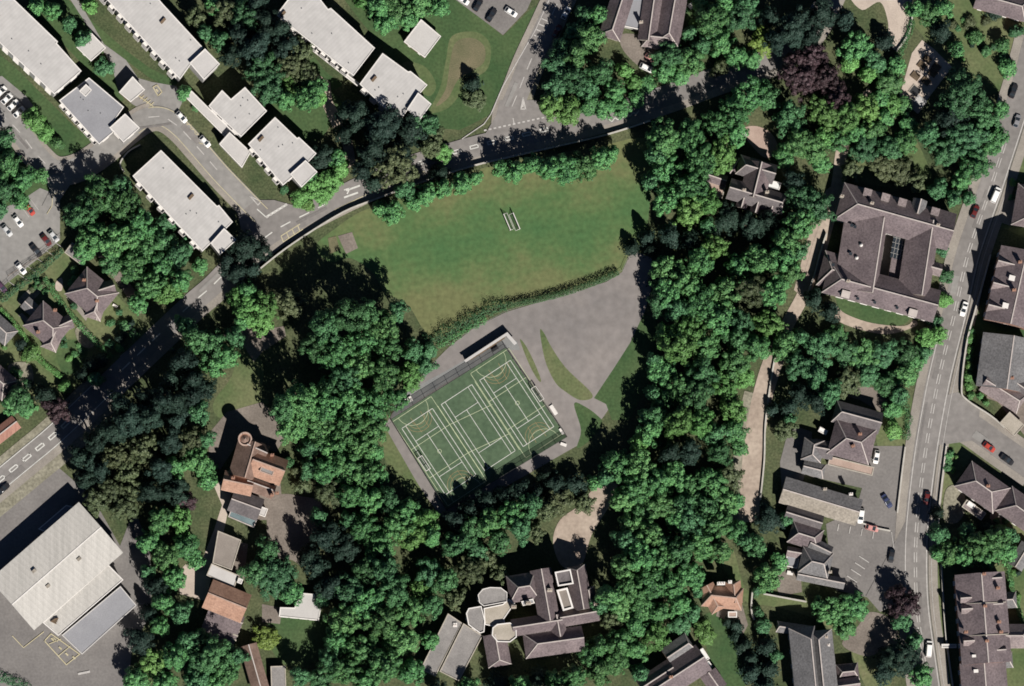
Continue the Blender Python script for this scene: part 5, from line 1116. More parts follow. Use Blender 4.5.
def hedge(label, line, w=1.2, h=1.6, m='leaf_hedge', ragged=.25, seed=0):
    rng = np.random.default_rng(100 + seed); L = smooth_open(line, 4); pos = []; nr = []
    c = P(*L[len(L) // 2], 0); T = total(L); n = int(T * MPP * (w + 2 * h) * 14)
    for _ in range(n):
        q, d = at_len(L, rng.uniform(0, T)); u = rng.uniform(-1, 1); p = P(q.x, q.y, 0); e = Vector((d.x, -d.y, 0)); sdir = Vector((-e.y, e.x, 0))
        lump = 1 + ragged * (math.sin(q.x * .5 + seed) * math.sin(q.y * .43) + rng.uniform(-.5, .5)); ww, hh = w / 2 * lump, h * lump
        a = math.pi * rng.uniform(0, 1); cx, cz = math.cos(a), math.sin(a)
        sc = 1 / max(abs(cx), abs(cz)) if cz > .02 else 1; sc = min(sc, 1.3); f = rng.uniform(.82, 1.02)
        z = hh * min(1, .1 + .9 * cz * sc) * f; pos.append(p + sdir * (cx * sc * ww * f) + Vector((0, 0, z))); nr.append(sdir * cx + Vector((0, 0, cz)))
    v = leaf_cloud(np.array([tuple(x - c) for x in pos]), np.array([tuple(x) for x in nr]), np.full(n, .32), rng, .3)
    o = link('hedge', leaf_mesh('hedge', v, m), None, c); tag(o, label, 'hedge', 'hedges'); return o
hedge('clipped dark hedge ending in a point between the playing field and the playground', [(507, 305), (530, 301), (560, 294), (590, 284), (618, 272)], 2.0, 2.4, 'leaf_hedge', .06, 1)
hedge('ragged bushy hedge on the bank above the court shelter', [(424, 343), (440, 335), (456, 326), (474, 317), (490, 308), (506, 305)], 3.6, 2.2, 'leaf_deep', .5, 2)
hedge('loose lower hedge along the playground edge under the trees', [(437, 346), (452, 338), (470, 326), (486, 318)], 2.4, 1.4, 'leaf_mid', .6, 3)
hedge('bright green clipped hedge from the west car park down to the tree lined road', [(0, 309), (16, 326), (30, 346), (42, 362), (52, 370), (62, 378)], 1.7, 1.8, 'leaf_light', .12, 4)
hedge('green hedge between the two brown hipped houses', [(44, 278), (56, 296), (68, 312), (84, 330), (98, 345), (112, 358)], 1.6, 1.6, 'leaf_mid', .2, 5)
hedge('long green hedge below the railing of the west car park', [(0, 300), (22, 284), (44, 266), (62, 250)], 2.2, 1.6, 'leaf_deep', .25, 6)
hedge('thin hedge along the paved drive garden on its east side', [(912, 20), (904, 44), (892, 66)], 2.0, 1.6, 'leaf_mid', .4, 7)
hedge('hedge at the far corner of the warehouse yard', [(-4, 676), (10, 680), (30, 690)], 3.0, 2.0, 'leaf_deep', .3, 8)
hedge('hedge on the garden boundary behind the long terrace', [(1006, 560), (1012, 590), (1020, 615), (1026, 630)], 1.6, 1.6, 'leaf_mid', .4, 9)
hedge('dark hedge between the slate villa garden and the main road', [(903, 402), (908, 418), (905, 440)], 2.0, 1.8, 'leaf_deep', .4, 10)
# ---------------------------------------------------------------- trees
SPEC = {  # kind: leaf material, height per radius, height add, clump radius, leaf size, gap, words
    'b': ('leaf_mid', 2.7, 2.5, .88, .48, 'green broadleaf tree'),
    'l': ('leaf_light', 2.2, 2.2, .8, .46, 'bright green tree'),
    'd': ('leaf_deep', 2.8, 2.5, .9, .48, 'dark green tree'),
    'k': ('leaf_dark', 3.0, 3.0, 1.1, .50, 'blackish conifer'),  # real dark conifers, plus some standing where there is only deep shade
    'o': ('leaf_olive', 2.4, 2.5, .7, .46, 'olive green tree'),
    'p': ('leaf_purple', 2.4, 2.5, .8, .5, 'purple leaved tree'),
    'y': ('leaf_lime', 1.9, 1.2, .7, .45, 'lime yellow tree'),
}
SIZES = (2.2, 3.6, 5.0, 6.6)
def crown_mesh(kind, R, seed):
    rng = np.random.default_rng(seed); m, hf, ha, rc, ls, _ = SPEC[kind]
    rc = min(rc, R * .36); vz = R * (.92 if kind != 'k' else 1.15)
    n_out = int(2.5 * (R / rc) ** 2) + 8; n_in = int(.7 * (R / rc) ** 2) + 4
    ph = rng.uniform(0, 6.28, 4); am = rng.uniform(.05, .13, 4)
    def lobe(t): return 1 + am[0] * np.sin(2 * t + ph[0]) + am[1] * np.sin(3 * t + ph[1]) + am[2] * np.sin(5 * t + ph[2]) + am[3] * np.sin(8 * t + ph[3])
    cs = []; rs = []
    for k in range(n_out + n_in):
        zz = rng.uniform(-.8, 1.0); t = rng.uniform(0, 6.283); r = math.sqrt(max(0, 1 - zz * zz))
        if kind == 'k' and zz > 0: r *= (1 - .35 * zz)
        f = rng.uniform(.6, 1.1) if k < n_out else rng.uniform(.25, .72)
        l = lobe(t); c = np.array([r * math.cos(t) * l * (R - rc * .55) * f, r * math.sin(t) * l * (R - rc * .55) * f, zz * (vz - rc * .4) * f])
        cs.append(c); rs.append(rc * rng.uniform(.62, 1.35))
    pos = []; nr = []
    for c, r in zip(cs, rs):
        n = int(36 * (r / ls * .55) ** 2) + 10
        d = rng.normal(0, 1, (n, 3)); d /= np.linalg.norm(d, axis=1)[:, None]
        d[:, 2] = np.where(d[:, 2] < -.35, -d[:, 2], d[:, 2])
        pos.append(c + d * (r * rng.uniform(.72, 1.06, n))[:, None] * np.array([1, 1, .72])); out = c / (np.linalg.norm(c) + 1e-6)
        nr.append(d * .8 + out * .35 + np.array([0, 0, .35]))
    pos = np.concatenate(pos); nr = np.concatenate(nr)
    return leaf_mesh('crown', leaf_cloud(pos, nr, np.full(len(pos), ls), rng, .2), m)
def spire_mesh(seed, m='leaf_dark'):
    rng = np.random.default_rng(seed); pos = []; nr = []; H = 7.0
    for k in range(1500):
        u = rng.uniform(0, 1) ** .8; z = -H / 2 + H * u; rr = 2.1 * (1 - u) ** .8 * (1 + .16 * math.sin(u * 38)) + .12; t = rng.uniform(0, 6.283); f = rng.uniform(.6, 1.05) * (1 + .14 * math.sin(5 * t + seed + u * 9))
        pos.append((rr * f * math.cos(t), rr * f * math.sin(t), z)); nr.append((math.cos(t), math.sin(t), .6))
    return leaf_mesh('crown', leaf_cloud(np.array(pos), np.array(nr), np.full(len(pos), .46), rng, .4), m)
CROWNS = {}
def crown(kind, R, i):
    j = min(range(4), key=lambda q: abs(SIZES[q] - R)); key = (kind, j, i % 3)
    if key not in CROWNS: CROWNS[key] = crown_mesh(kind, SIZES[j], 1000 + 37 * (i % 3) + 11 * j + ord(kind))
    return CROWNS[key], SIZES[j]
TRUNKS = []
for s in range(3):
    r = random.Random(s); m = MB(); m.tube((0, 0, -.3), (.15, .1, 4.2), .42, .3, 10); m.tube((.15, .1, 4.2), (.1, .3, 8.5), .3, .12, 8)
    for k in range(6):
        t = k * 1.05 + r.random(); z = 3.6 + k * .6; m.tube((.13, .1, z), (2.4 * math.cos(t), 2.4 * math.sin(t), z + 2.6 + r.random()), .17, .05, 6)
    TRUNKS.append(m.mesh('trunk', ['bark']))
SPIRES = [spire_mesh(s) for s in range(3)]
TREES = []
def T(s):
    for ln in s.strip().splitlines():
        for it in ln.split(';'):
            f = it.split()
            if len(f) >= 4: TREES.append((float(f[0]), float(f[1]), float(f[2]), f[3], float(f[4]) if len(f) > 4 else None))
T('''36 6 9 b; 52 10 9 b; 90 6 9 l; 69 24 8 d; 82 37 9 d; 104 67 10 d 6; 184 92 8 b 6; 33 119 12 l 7; 45 133 10 l 6; 57 143 7 b 4
3 138 12 d; 8 163 14 b; 22 178 12 b; 6 188 14 d; 21 201 9 b; 0 210 9 d 5; 40 176 8 b 5
82 214 18 d 17; 103 196 19 b 16; 124 206 18 b; 140 224 15 b; 94 236 17 b; 118 240 18 b; 145 247 16 b; 84 250 11 b; 164 240 13 d 10; 178 256 13 d; 160 266 14 b; 132 266 16 b; 150 286 15 b; 168 292 14 l; 181 280 11 b; 112 262 12 d; 138 303 10 b; 165 224 10 d 6; 186 246 9 d 6; 120 186 11 d 12; 200 266 8 b 6
244 247 17 k 15; 227 262 13 k 14; 262 250 11 k 13; 236 272 11 k 13; 252 268 9 k 12
250 311 15 l; 238 299 12 l; 266 306 15 l; 262 322 12 l; 247 290 10 b; 290 303 15 o 9; 243 322 8 b
345 314 17 d 24; 326 326 16 d 25; 384 326 17 b 19; 336 354 20 b 20; 363 340 17 b 20; 366 314 15 d 21; 316 345 15 d 22; 386 348 15 b 20; 384 374 17 b 19; 409 378 14 l 13; 425 366 10 d 9; 412 349 11 d 15; 360 366 16 b 19; 345 378 14 d 18; 430 352 9 d 6; 398 310 11 d 18
300 402 18 b 25; 326 405 18 b 24; 350 400 18 b 20; 376 405 17 b 19; 397 398 12 b 15; 282 408 13 d 25; 292 426 16 b 18; 318 428 18 b 18; 345 426 18 b 18; 371 428 16 b 17; 330 388 14 d 20
335 446 17 b; 360 447 15 b; 311 446 12 d; 373 452 11 b; 346 466 17 b; 326 470 14 b; 366 474 15 b; 310 468 10 d 8; 378 474 10 b; 330 490 14 o 11; 350 494 14 b; 370 499 14 b; 388 500 13 d; 406 511 14 b; 426 520 14 l; 396 526 16 b; 380 545 16 b; 411 536 14 l; 432 535 11 b; 364 528 14 b; 350 518 10 d; 332 532 13 k; 345 548 14 k; 303 486 8 o 6; 296 472 6 o 4; 288 462 6 d 4
276 578 20 d 13; 322 538 12 k 16; 308 556 11 k 13; 266 548 12 d 13; 318 516 9 d 11; 256 572 13 d 12; 292 592 13 b 11; 266 638 12 y 5; 214 656 18 d; 199 664 14 d; 228 672 14 b; 236 656 10 d; 316 566 13 k 14; 330 586 13 k; 322 600 9 d
350 590 16 d; 345 618 16 b; 338 642 14 b; 366 602 18 b; 364 650 18 b; 344 670 16 b; 385 570 16 d; 396 590 16 d; 381 620 18 b; 401 641 18 b; 386 666 18 b; 410 610 15 b; 423 590 13 l; 430 572 14 d; 446 580 13 d; 470 571 14 o; 486 560 12 o; 500 575 10 o 9; 412 671 14 b; 330 660 12 d; 365 570 14 d; 320 678 14 d; 300 676 10 d; 430 640 9 b; 455 598 11 o; 432 606 12 d; 366 680 14 b; 438 690 12 k; 470 688 12 b; 500 684 14 k 8
577 484 12 k 11; 560 500 14 o 11; 545 510 12 o; 530 505 12 d; 511 512 14 b; 490 522 13 b; 471 530 14 d; 456 544 14 d; 500 540 12 d; 486 502 13 k 10; 520 490 11 k 10; 536 492 10 k 10; 585 502 10 o 8; 455 520 12 k 11; 470 508 10 k 9; 503 495 10 k 10; 556 484 11 k 10; 520 528 12 d; 536 532 9 o; 476 552 12 d; 546 474 8 k 9; 595 482 8 b
751 95 18 b 14; 735 111 16 b 15; 790 116 16 d; 830 112 20 l 15; 848 116 16 l 14; 800 141 15 b; 768 96 12 d
800 74 20 p 15; 825 76 16 p 14; 814 56 14 p 14; 835 90 12 p 12; 795 26 20 k 18; 776 40 12 k 18; 822 14 17 k 16; 845 18 11 k 14; 857 44 17 b 11; 868 108 14 l 12; 872 130 12 b 9; 868 74 9 l 7; 905 106 9 b 5; 893 104 9 l 5; 886 118 10 b 7; 815 150 14 b 12; 785 155 12 b 11; 826 136 12 l 11; 822 164 10 b 9; 838 98 11 p 12; 880 98 9 b 6; 850 64 9 l 7; 885 40 10 k 9; 872 58 10 d 9; 890 82 14 b 8; 879 66 9 d 8; 810 36 12 k 15
664 140 18 b 19; 691 135 16 b 18; 716 125 15 b 17; 736 134 13 b 15; 701 160 17 b 18; 722 155 15 l 15; 666 170 17 b 19; 691 186 17 b 18; 668 199 15 b 18; 690 210 17 l 17; 708 200 12 l 14; 656 155 10 d 18; 650 180 9 d 16
632 247 8 k 7; 648 236 9 k 9; 671 235 12 k 12; 690 240 12 k 12; 652 248 8 k 8; 716 247 15 l 15; 701 261 14 b; 666 268 16 b 17; 686 282 17 b 17; 668 292 15 b 18; 728 218 16 k 12; 752 226 14 k 12; 768 220 12 k 12; 794 181 12 k 12; 800 196 15 d 13; 816 206 16 d 13; 800 225 16 b; 786 241 15 b; 780 205 9 d 8; 708 226 9 d
740 266 14 b; 761 260 16 b; 785 258 15 b; 800 250 10 d 9; 701 302 19 b 18; 726 290 18 b 18; 750 290 17 o 14; 775 290 17 b; 792 272 13 b; 660 302 12 d 13; 675 308 14 d 15; 720 316 18 b 18; 690 332 18 l 18; 666 336 13 l 13; 740 322 14 d; 770 324 16 l; 784 345 13 b; 755 346 14 b; 738 338 12 d; 658 280 8 k 9
680 347 18 l 18; 706 346 16 b 18; 663 370 15 b 13; 680 386 15 b 18; 702 372 16 d 17; 697 394 17 d 19; 735 361 17 b; 726 386 17 l 13; 745 376 11 l 9; 762 348 13 b 9; 735 408 14 l 11; 666 400 13 b 12; 654 417 13 d 12; 681 421 16 l 18; 701 421 14 l 18; 650 432 13 b 13; 640 444 10 l 11; 716 432 14 d; 736 430 13 b 9; 720 452 13 d; 690 450 14 k 14; 670 452 12 k 14; 652 392 8 d 10; 740 448 8 b 5; 654 360 8 d 10
615 465 15 b 14; 640 466 16 b 15; 636 490 16 b 15; 656 481 16 b 15; 676 476 15 b; 691 486 14 b; 711 481 16 b; 730 476 13 o 9; 726 500 15 b; 706 506 14 d; 661 506 16 b; 641 512 14 b; 624 500 13 b 14; 606 476 9 d 13; 684 506 13 d; 738 500 8 b 6
634 524 14 b; 651 532 14 b; 626 540 12 d; 691 522 15 d; 716 525 15 b; 736 530 12 b; 641 556 16 b; 661 560 16 b; 681 552 16 d; 701 545 15 b; 720 550 12 b; 624 566 13 b 19; 651 582 16 b; 630 588 14 b 20; 671 586 14 b; 691 576 14 b; 611 596 13 b 20; 621 608 13 b; 641 606 14 b; 660 612 13 b; 680 604 11 b; 610 620 10 o; 636 626 13 b; 656 636 13 l 10; 620 641 13 b; 600 646 12 b; 590 656 12 b; 616 660 14 b; 600 672 13 b; 575 676 12 b; 556 682 11 b; 636 650 12 b; 680 626 11 d 6; 704 632 12 l 5; 676 520 12 b; 600 604 10 d 16; 540 676 10 k 8; 520 684 11 b; 515 702 14 d 19; 540 704 14 d 19; 565 702 14 d 19; 640 672 9 d; 664 540 10 d; 746 540 9 d
964 96 25 d 19; 952 118 18 k 15; 985 118 20 d 18; 966 138 22 d 18; 995 140 14 b 13; 948 150 16 d 14; 976 162 16 b 13; 928 132 11 d 14; 1000 108 10 b 12; 962 180 10 b 9; 938 188 10 d 9; 954 198 9 d 8; 970 198 8 d 7; 838 140 12 b 9; 864 148 14 d 10; 884 166 14 o 6; 902 172 13 o 6; 890 148 13 d 9; 906 142 12 b 9; 852 170 10 o 6; 918 182 10 o 6; 856 132 10 b
930 14 12 b 7; 945 8 10 b 7; 942 31 12 k 9; 957 49 8 b 5; 977 37 7 b 4; 987 51 6 d 4; 1003 45 8 b 5; 1008 68 9 b 5; 996 10 9 k 6; 897 66 9 b 6; 909 124 11 b 6; 970 22 6 o 3; 1016 30 8 d 5; 914 8 8 b
815 300 11 k 9; 830 311 12 k 10; 820 346 16 d 9; 835 337 12 b 6; 846 352 14 d 7; 866 357 15 b 7; 886 353 14 d 7; 906 353 14 d 7; 926 338 11 l 6; 938 334 9 l 6; 848 381 14 o 8; 906 374 13 b 9; 886 384 12 d 8; 915 362 10 b 7; 924 354 9 d 6; 900 394 10 d; 814 376 14 d 11; 800 364 14 d 11; 868 374 12 d 9; 800 394 12 k; 826 398 10 d; 786 430 11 o 7; 773 409 7 k 6; 816 402 12 k; 832 390 11 d; 790 405 10 k; 892 410 10 b 6; 894 430 9 l 5; 906 262 5 d 3; 946 276 8 d 5; 944 300 8 l 5; 936 322 7 d 5; 942 250 7 d 5; 800 335 8 d; 790 418 7 d
770 520 14 k 9; 786 518 8 d 6; 768 577 15 b; 756 546 12 d; 780 562 9 b 6; 760 589 7 d 5; 834 612 16 b 10; 856 606 14 b 9; 846 626 13 b 8; 820 606 10 b 7; 906 604 14 p 12; 896 594 9 p 11; 902 622 10 d 8; 902 658 18 k 13; 922 676 12 b; 884 672 12 k 9; 886 655 8 k 8; 914 640 9 d
744 645 9 k 8; 764 626 9 d 6; 767 646 10 k 8; 752 672 10 k 8; 769 668 10 k 8; 765 686 10 k 8; 736 626 7 k 5; 751 658 8 k 7; 758 612 6 d 4; 776 656 7 d 6; 700 592 7 d 7; 692 612 9 d 7; 728 622 5 k 4; 736 636 6 k 5
939 532 11 d; 950 552 13 b; 975 546 16 b; 996 541 14 b; 1006 552 12 b; 986 558 13 b; 964 556 11 b; 938 552 8 b; 968 530 9 d; 1012 536 8 d; 1003 534 9 b; 938 512 7 k 6; 988 528 9 k 8; 1010 640 6 d 3
560 62 15 d 10; 590 38 16 b 14; 578 54 14 b 15; 576 76 16 d 16; 600 70 14 d 14; 556 86 13 d 9; 551 106 13 l 9; 570 111 13 l 9; 590 101 14 b 11; 615 90 12 b 10; 626 70 8 l 7; 604 108 12 b 9; 636 98 9 b 6; 584 16 10 d 8; 598 14 9 b; 574 34 11 d 9; 622 108 9 b 6; 588 88 12 d 14; 563 46 10 d 9
670 55 14 d; 665 72 11 b 7; 690 60 14 b; 712 20 16 b; 722 42 14 b; 742 16 16 d; 702 44 11 d; 736 56 12 b; 764 41 13 y 6; 770 16 12 k 14; 726 0 12 b; 720 68 8 o 5; 690 34 9 d; 750 -2 12 d; 752 60 10 b 6; 700 6 8 b; 648 84 8 b 5; 682 76 9 b 6; 636 82 8 l 5; 660 0 7 o 4
395 164 20 o 15; 393 212 11 b 8; 428 193 12 b 12; 462 183 11 b 11; 414 202 9 b 9; 444 188 10 b 11; 476 178 7 b 9; 515 171 11 b 14; 534 164 11 b 14; 550 168 12 b 14; 566 168 15 b 15; 584 166 14 b 15; 602 158 12 b 13; 500 169 8 b 12; 380 208 8 b 7; 612 152 7 b 10; 440 172 9 k 10; 405 190 10 d 10
355 115 17 k 16; 384 124 20 k 17; 411 130 18 k 16; 374 150 18 k 16; 400 150 16 k 16; 424 122 14 d 12; 431 145 12 o 9; 442 152 10 l 6; 345 132 10 k 13; 436 134 9 o 7; 362 170 11 k 13
302 197 11 l 7; 315 187 12 l 8; 331 181 12 l 8; 323 195 10 l 6; 341 169 9 l 7; 322 156 13 k 9; 336 158 9 b 7; 310 176 8 b 7; 374 181 9 k 9; 308 204 7 l 5; 284 190 5 d 3
225 10 14 o 12; 246 15 15 d; 266 20 16 k; 240 32 14 k; 256 46 17 k; 285 45 15 k; 230 55 13 k; 261 66 16 d; 290 66 15 o 11; 302 50 12 o; 271 86 16 d; 296 86 16 l 11; 310 95 14 b; 285 100 10 b; 305 74 12 o; 320 86 8 b; 196 16 10 o; 206 32 9 d; 240 4 10 d; 214 4 9 b; 256 2 12 k; 220 40 10 d; 280 28 12 k; 318 98 8 l 6
396 10 16 b 11; 420 4 14 b 10; 440 7 10 b 8; 386 22 12 b; 378 6 12 b; 408 18 10 b 8; 364 2 8 l 5; 473 82 9 k 7; 475 100 11 o 4; 196 108 4 b 2
110 430 17 k 20; 130 420 17 k 22; 150 416 14 k 22; 141 446 17 o 14; 116 456 15 o 14; 96 440 12 k 18; 193 396 18 k 20; 176 420 14 k 18; 200 411 12 d 16; 190 440 16 o 14; 171 441 14 k 16; 196 460 14 b; 176 466 12 b; 206 468 10 b 10; 160 468 14 k; 150 491 14 k; 176 491 14 k; 186 502 11 p 9; 126 470 12 o 12; 110 490 14 o 11; 96 500 13 o 11; 125 506 14 o 11; 100 470 12 k 15; 85 478 11 k 15; 80 456 12 k 16; 160 400 15 k 22; 206 438 10 d 12; 134 488 11 o 11; 170 380 13 k 20; 90 462 10 k 16; 208 480 9 b 9; 176 402 12 k 20; 144 398 12 k 20; 120 402 12 k 19
180 520 14 l 10; 161 520 14 b; 150 541 13 b; 186 546 13 b; 166 556 14 b; 196 561 8 b 6; 175 577 12 b; 156 586 12 k; 164 602 12 b; 181 612 11 d; 160 626 10 b; 141 640 14 k 11; 153 664 15 l 10; 176 656 14 b; 190 642 12 d; 136 680 12 b; 165 682 12 b; 196 680 12 d; 202 636 8 d; 215 684 11 b; 148 572 8 d; 150 612 9 k
59 410 11 p 7; 50 404 8 p 6; 31 352 9 l 5; 22 345 7 k 5; 92 364 8 k 6; 102 360 7 k 5; 82 374 7 k 6; 65 386 7 l 4; 20 396 13 d; 12 404 11 b 8; 28 408 10 b 8; 45 394 11 k 9; 96 378 8 d 6; 110 344 5 d 3; 120 338 5 k 3; 124 326 6 d 3; 64 345 4 d 3; 74 306 4 d 3; 16 374 6 d 4; 134 334 5 d 3; 112 322 4 d 2
211 346 16 d 15; 196 340 14 d 15; 226 356 12 b 12; 236 336 10 d 11; 215 366 12 b 13; 192 380 14 k 18; 206 388 12 k 16; 182 360 13 k 18; 186 326 10 d 12
''')
br = random.Random(21)
for poly, n in (([(12, 285), (50, 262), (56, 296), (30, 312)], 8), ([(62, 262), (90, 262), (74, 290)], 4), ([(100, 312), (122, 306), (140, 334), (120, 350)], 9), ([(2, 340), (20, 352), (40, 380), (10, 398)], 7), ([(60, 335), (90, 342), (84, 366), (60, 368)], 5),
                ([(948, 8), (1000, 18), (1004, 60), (960, 62), (948, 44)], 12), ([(946, 450), (962, 452), (954, 480), (944, 480)], 6), ([(1008, 565), (1024, 560), (1024, 640), (1014, 610)], 7), ([(1012, 182), (1024, 165), (1024, 190), (1010, 200)], 4), ([(880, 404), (904, 404), (900, 440), (884, 440)], 4), ([(992, 510), (1020, 525), (1015, 535), (990, 530)], 4), ([(660, 0), (700, 0), (700, 30), (690, 40)], 3), ([(846, 140), (900, 134), (915, 176), (870, 180)], 6)):
    xs = [p[0] for p in poly]; ys = [p[1] for p in poly]; k = 0
    while k < n:
        x, y = br.uniform(min(xs), max(xs)), br.uniform(min(ys), max(ys))
        if inside((x, y), poly): TREES.append((x, y, br.uniform(2.2, 4.6), br.choice('bdlok' if n > 6 else 'bdl'), br.uniform(1.1, 2.6))); k += 1
for x, y, r in ((972, 330, 4), (971, 339, 5), (971, 350, 4.5), (970, 358, 4), (970, 366, 4.5), (969, 377, 5), (969, 387, 5), (971, 395, 4), (980, 396, 3.5), (986, 402, 3.5)): TREES.append((x, y, r, 'l' if r > 4 else 'b', 2.2))
LAND = [  # phrase, px, py : things one can find, used to place trees
    ('sports court', 478, 428), ('white court shelter', 490, 347), ('back to back goals', 511, 221), ('turreted house', 252, 470), ('orange ridged house', 226, 610), ('white pavilion', 300, 608), ('long brown flat hall', 229, 551),
    ('warehouse', 70, 570), ('grey flat warehouse roof', 98, 620), ('red tin shed', 5, 430), ('upper hipped house', 93, 294), ('lower hipped house', 49, 326), ('west car park', 28, 245), ('white block in the loop', 183, 200), ('grey school hall', 94, 112), ('row of white cars', 9, 100),
    ('hut between the blocks', 91, 46), ('hut by the yellow hatching', 131, 90), ('stepped white block', 240, 118), ('give way block', 285, 150), ('north white block', 325, 40), ('white block by the lawn', 395, 88), ('square lawn hut', 421, 38), ('north car park', 492, 12), ('spur road cars', 561, 22),
    ('north villa', 655, 25), ('house in the belt', 758, 185), ('curved paved drive', 898, 25), ('paved garden', 925, 75), ('slate hall', 885, 250), ('hall lawn', 872, 314), ('square slate villa', 852, 440), ('long tan range', 820, 500), ('slanted bays cottage', 817, 565), ('orange tiled house', 724, 597), ('conservatory house', 682, 668), ('paired ridge villa', 815, 662),
    ('long terrace', 984, 620), ('corner house', 983, 488), ('bush fronted house', 1010, 370), ('white rooflight terrace', 1012, 285), ('slate mansion', 550, 615), ('classroom ranges', 450, 645), ('turning area', 872, 632), ('forecourt', 794, 460), ('playground', 605, 320), ('pointed hedge end', 618, 272), ('pale track', 752, 450), ('north-east corner house', 1004, 4), ('field boundary wall', 470, 167)]
DIRS = ('east', 'south-east', 'south', 'south-west', 'west', 'north-west', 'north', 'north-east')
PLURAL = {'back to back goals', 'row of white cars', 'spur road cars', 'classroom ranges'}
BUSHES = []
def tree_size(r): return 'small' if r < 9 else 'medium' if r < 14 else 'large'
ORD = ('', 'nearest', 'second nearest', 'third nearest', 'fourth nearest', 'fifth nearest', 'sixth nearest', 'seventh nearest', 'eighth nearest', 'ninth nearest', 'tenth nearest', 'eleventh nearest', 'twelfth nearest', 'thirteenth nearest', 'fourteenth nearest', 'fifteenth nearest')
rows = []
for i, (x, y, r, k, h) in enumerate(TREES):
    rm = r * MPP; m_, hf, ha, *_r, words_ = SPEC[k]
    if h is None: h = rm * hf + ha
    bush = h < 5.7
    noun = words_ if not bush else words_.replace('broadleaf tree', 'bush').replace('tree', 'bush').replace('conifer', 'bush')
    noun = noun if not (k == 'y' and bush) else 'lime yellow bush'
    best = min(LAND, key=lambda q: math.hypot(q[1] - x, q[2] - y)); d = math.hypot(best[1] - x, best[2] - y)
    a = DIRS[int(((math.degrees(math.atan2(y - best[2], x - best[1])) + 22.5) % 360) // 45)]
    rows.append([f'{tree_size(r)} {noun}', a, best[0], d, i, h, bush])
groups = {}
for q in rows: groups.setdefault((q[0], q[1], q[2]), []).append(q)
LABEL = {}
for (n_, a, b), qs in groups.items():
    qs.sort(key=lambda q: q[3])
    for j, q in enumerate(qs):
        LABEL[q[4]] = f'{n_} {a} of the {b}' + (f', {ORD[j + 1]} to it' if len(qs) > 1 else '')
tr = random.Random(5)
BIG = sorted((q for q in rows if not q[6] and TREES[q[4]][3] not in 'kp'), key=lambda q: -TREES[q[4]][2]); SMALL = {q[4] for q in BIG[300:]}; STUFF = []
for q in sorted(rows, key=lambda q: q[4]):
    i = q[4]; x, y, r, k, _h = TREES[i]; h = q[5]; rm = r * MPP * tr.uniform(.98, 1.10); h *= tr.uniform(.8, 1.2) * (1.15 if k == 'k' and h >= 18 else 1)
    spire = k == 'k' and r <= 10.5 and not q[6] and h < 14.5
    me, R0 = crown(k, rm, i)
    s = rm / R0; vz = min(h * .5, R0 * (2.4 if k == 'k' else 1.8) * s) if not q[6] else h * .55
    vz0 = R0 * (.92 if k != 'k' else 1.15); hc = h - vz
    p = P(x, y, hc + vz * .35)
    nm = ('conifer' if k == 'k' else 'beech_tree' if k == 'p' else 'tree') if not q[6] else 'bush'
    if i in SMALL: STUFF.append((me, Matrix.Translation((p.x, p.y, max(hc, vz * .8))) @ Matrix.Rotation(tr.uniform(0, 6.28), 4, 'Z') @ Matrix.Diagonal((s, s, vz / vz0, 1)), p, hc)); continue
    root = empty(nm, (p.x, p.y, 0), LABEL[i], nm.replace('_', ' '), {'tree': 'broadleaf trees', 'conifer': 'conifers', 'beech_tree': 'purple leaved trees', 'bush': 'garden bushes'}[nm], tr.uniform(0, 6.28))
    if spire:
        c = link('crown', SPIRES[i % 3], root, (0, 0, h * .54)); c.scale = (rm / 2.1, rm / 2.1, h * .92 / 7)
    else:
        c = link('crown', me, root, (0, 0, max(hc, vz * .8))); e = tr.uniform(.9, 1.1); c.scale = (s * e, s / e, vz / vz0)
    t = link('trunk' if not q[6] else 'stem', TRUNKS[i % 3], root); f = min(rm / 4.5, h / 9); t.scale = (f, f, (hc + vz * .3) / 8.5)
V_ = []; M_I = []; MN = []
for me, mx, p, hc in STUFF:
    co = np.empty(len(me.vertices) * 3, np.float32); me.vertices.foreach_get('co', co); co = co.reshape(-1, 3); A = np.array(mx)
    V_.append(co @ A[:3, :3].T + A[:3, 3]); n = me.materials[0].name
    if n not in MN: MN.append(n)
    M_I.append(np.full(len(me.polygons), MN.index(n), np.int32))
me = leaf_mesh('small_trees', np.concatenate(V_), MN[0])
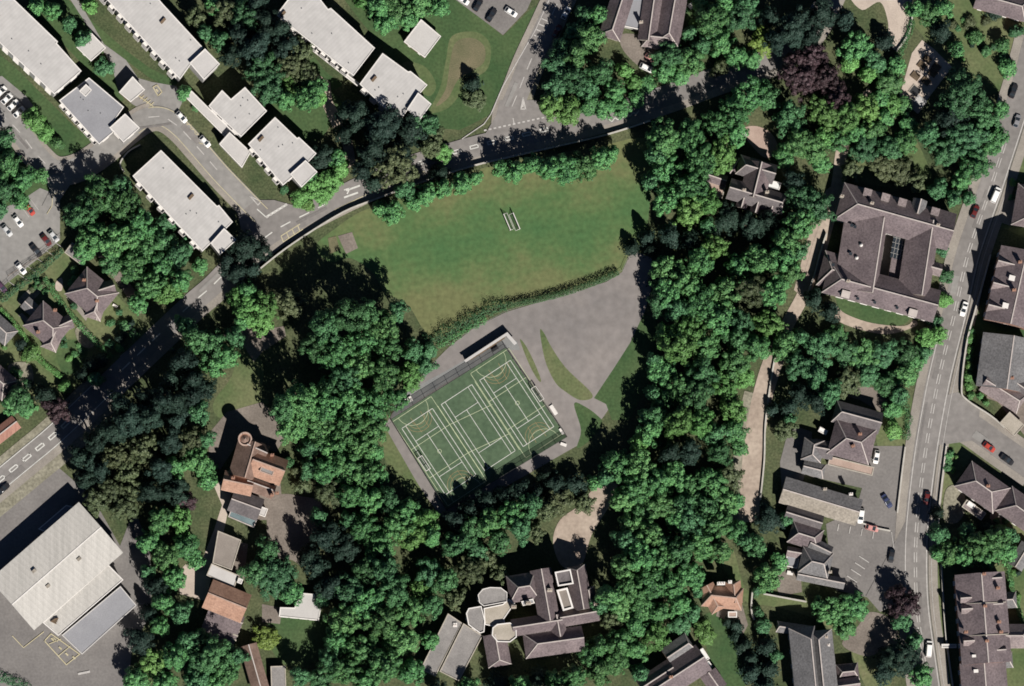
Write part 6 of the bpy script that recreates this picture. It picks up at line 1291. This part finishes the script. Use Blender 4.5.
for n in MN[1:]: me.materials.append(MATS[n])
me.polygons.foreach_set('material_index', np.concatenate(M_I)); so_ = link('woodland', me); tag(so_, 'smaller green trees filling the gaps between the larger crowns and gardens', 'woodland', None, 'stuff')
mb = MB()
for _m, _x, p, hc in STUFF: mb.tube((p.x, p.y, 0), (p.x, p.y, hc), .2, .12, 6)
link('trunk', mb.mesh('trunk', ['bark']), so_)['kind'] = 'stuff'
# ---------------------------------------------------------------- light, sky, camera, output
sun = bpy.data.lights.new('sun', 'SUN'); sun.energy = 5.0; sun.angle = rad(0.53); sun.color = (1.0, 0.955, 0.89)
so = bpy.data.objects.new('sun', sun); C.objects.link(so); EL = rad(46.5); AZ = rad(154)
S = Vector((math.sin(AZ) * math.cos(EL), math.cos(AZ) * math.cos(EL), math.sin(EL))); so.location = S * 400; so.rotation_euler = S.to_track_quat('Z', 'Y').to_euler()
wd = bpy.data.worlds.new('World'); SC.world = wd; wd.use_nodes = True; nt = wd.node_tree
sky = nt.nodes.new('ShaderNodeTexSky'); sky.sky_type = 'NISHITA'; sky.sun_disc = False; sky.sun_elevation = EL; sky.sun_rotation = AZ; sky.air_density = 0.42; sky.dust_density = 0.1; sky.ozone_density = 2.5; sky.altitude = 1500
nt.links.new(sky.outputs[0], nt.nodes['Background'].inputs[0]); nt.nodes['Background'].inputs[1].default_value = 0.05
cd = bpy.data.cameras.new('camera'); co = bpy.data.objects.new('camera', cd); C.objects.link(co)
cd.sensor_width = 36; cd.sensor_fit = 'HORIZONTAL'; cd.lens = 36 * DIST / (1024 * MPP); cd.clip_start = 50; cd.clip_end = 8000
co.matrix_world = Matrix.Translation(CAM) @ Matrix((RT, UP, -FW)).transposed().to_4x4()
SC.camera = co
SC.view_settings.view_transform = 'Standard'; SC.view_settings.look = 'None'; SC.view_settings.exposure = 0.40; SC.view_settings.gamma = 1.0
SC.cycles.max_bounces = 4; SC.cycles.diffuse_bounces = 1; SC.cycles.transparent_max_bounces = 8
SC.cycles.filter_width = 1.7
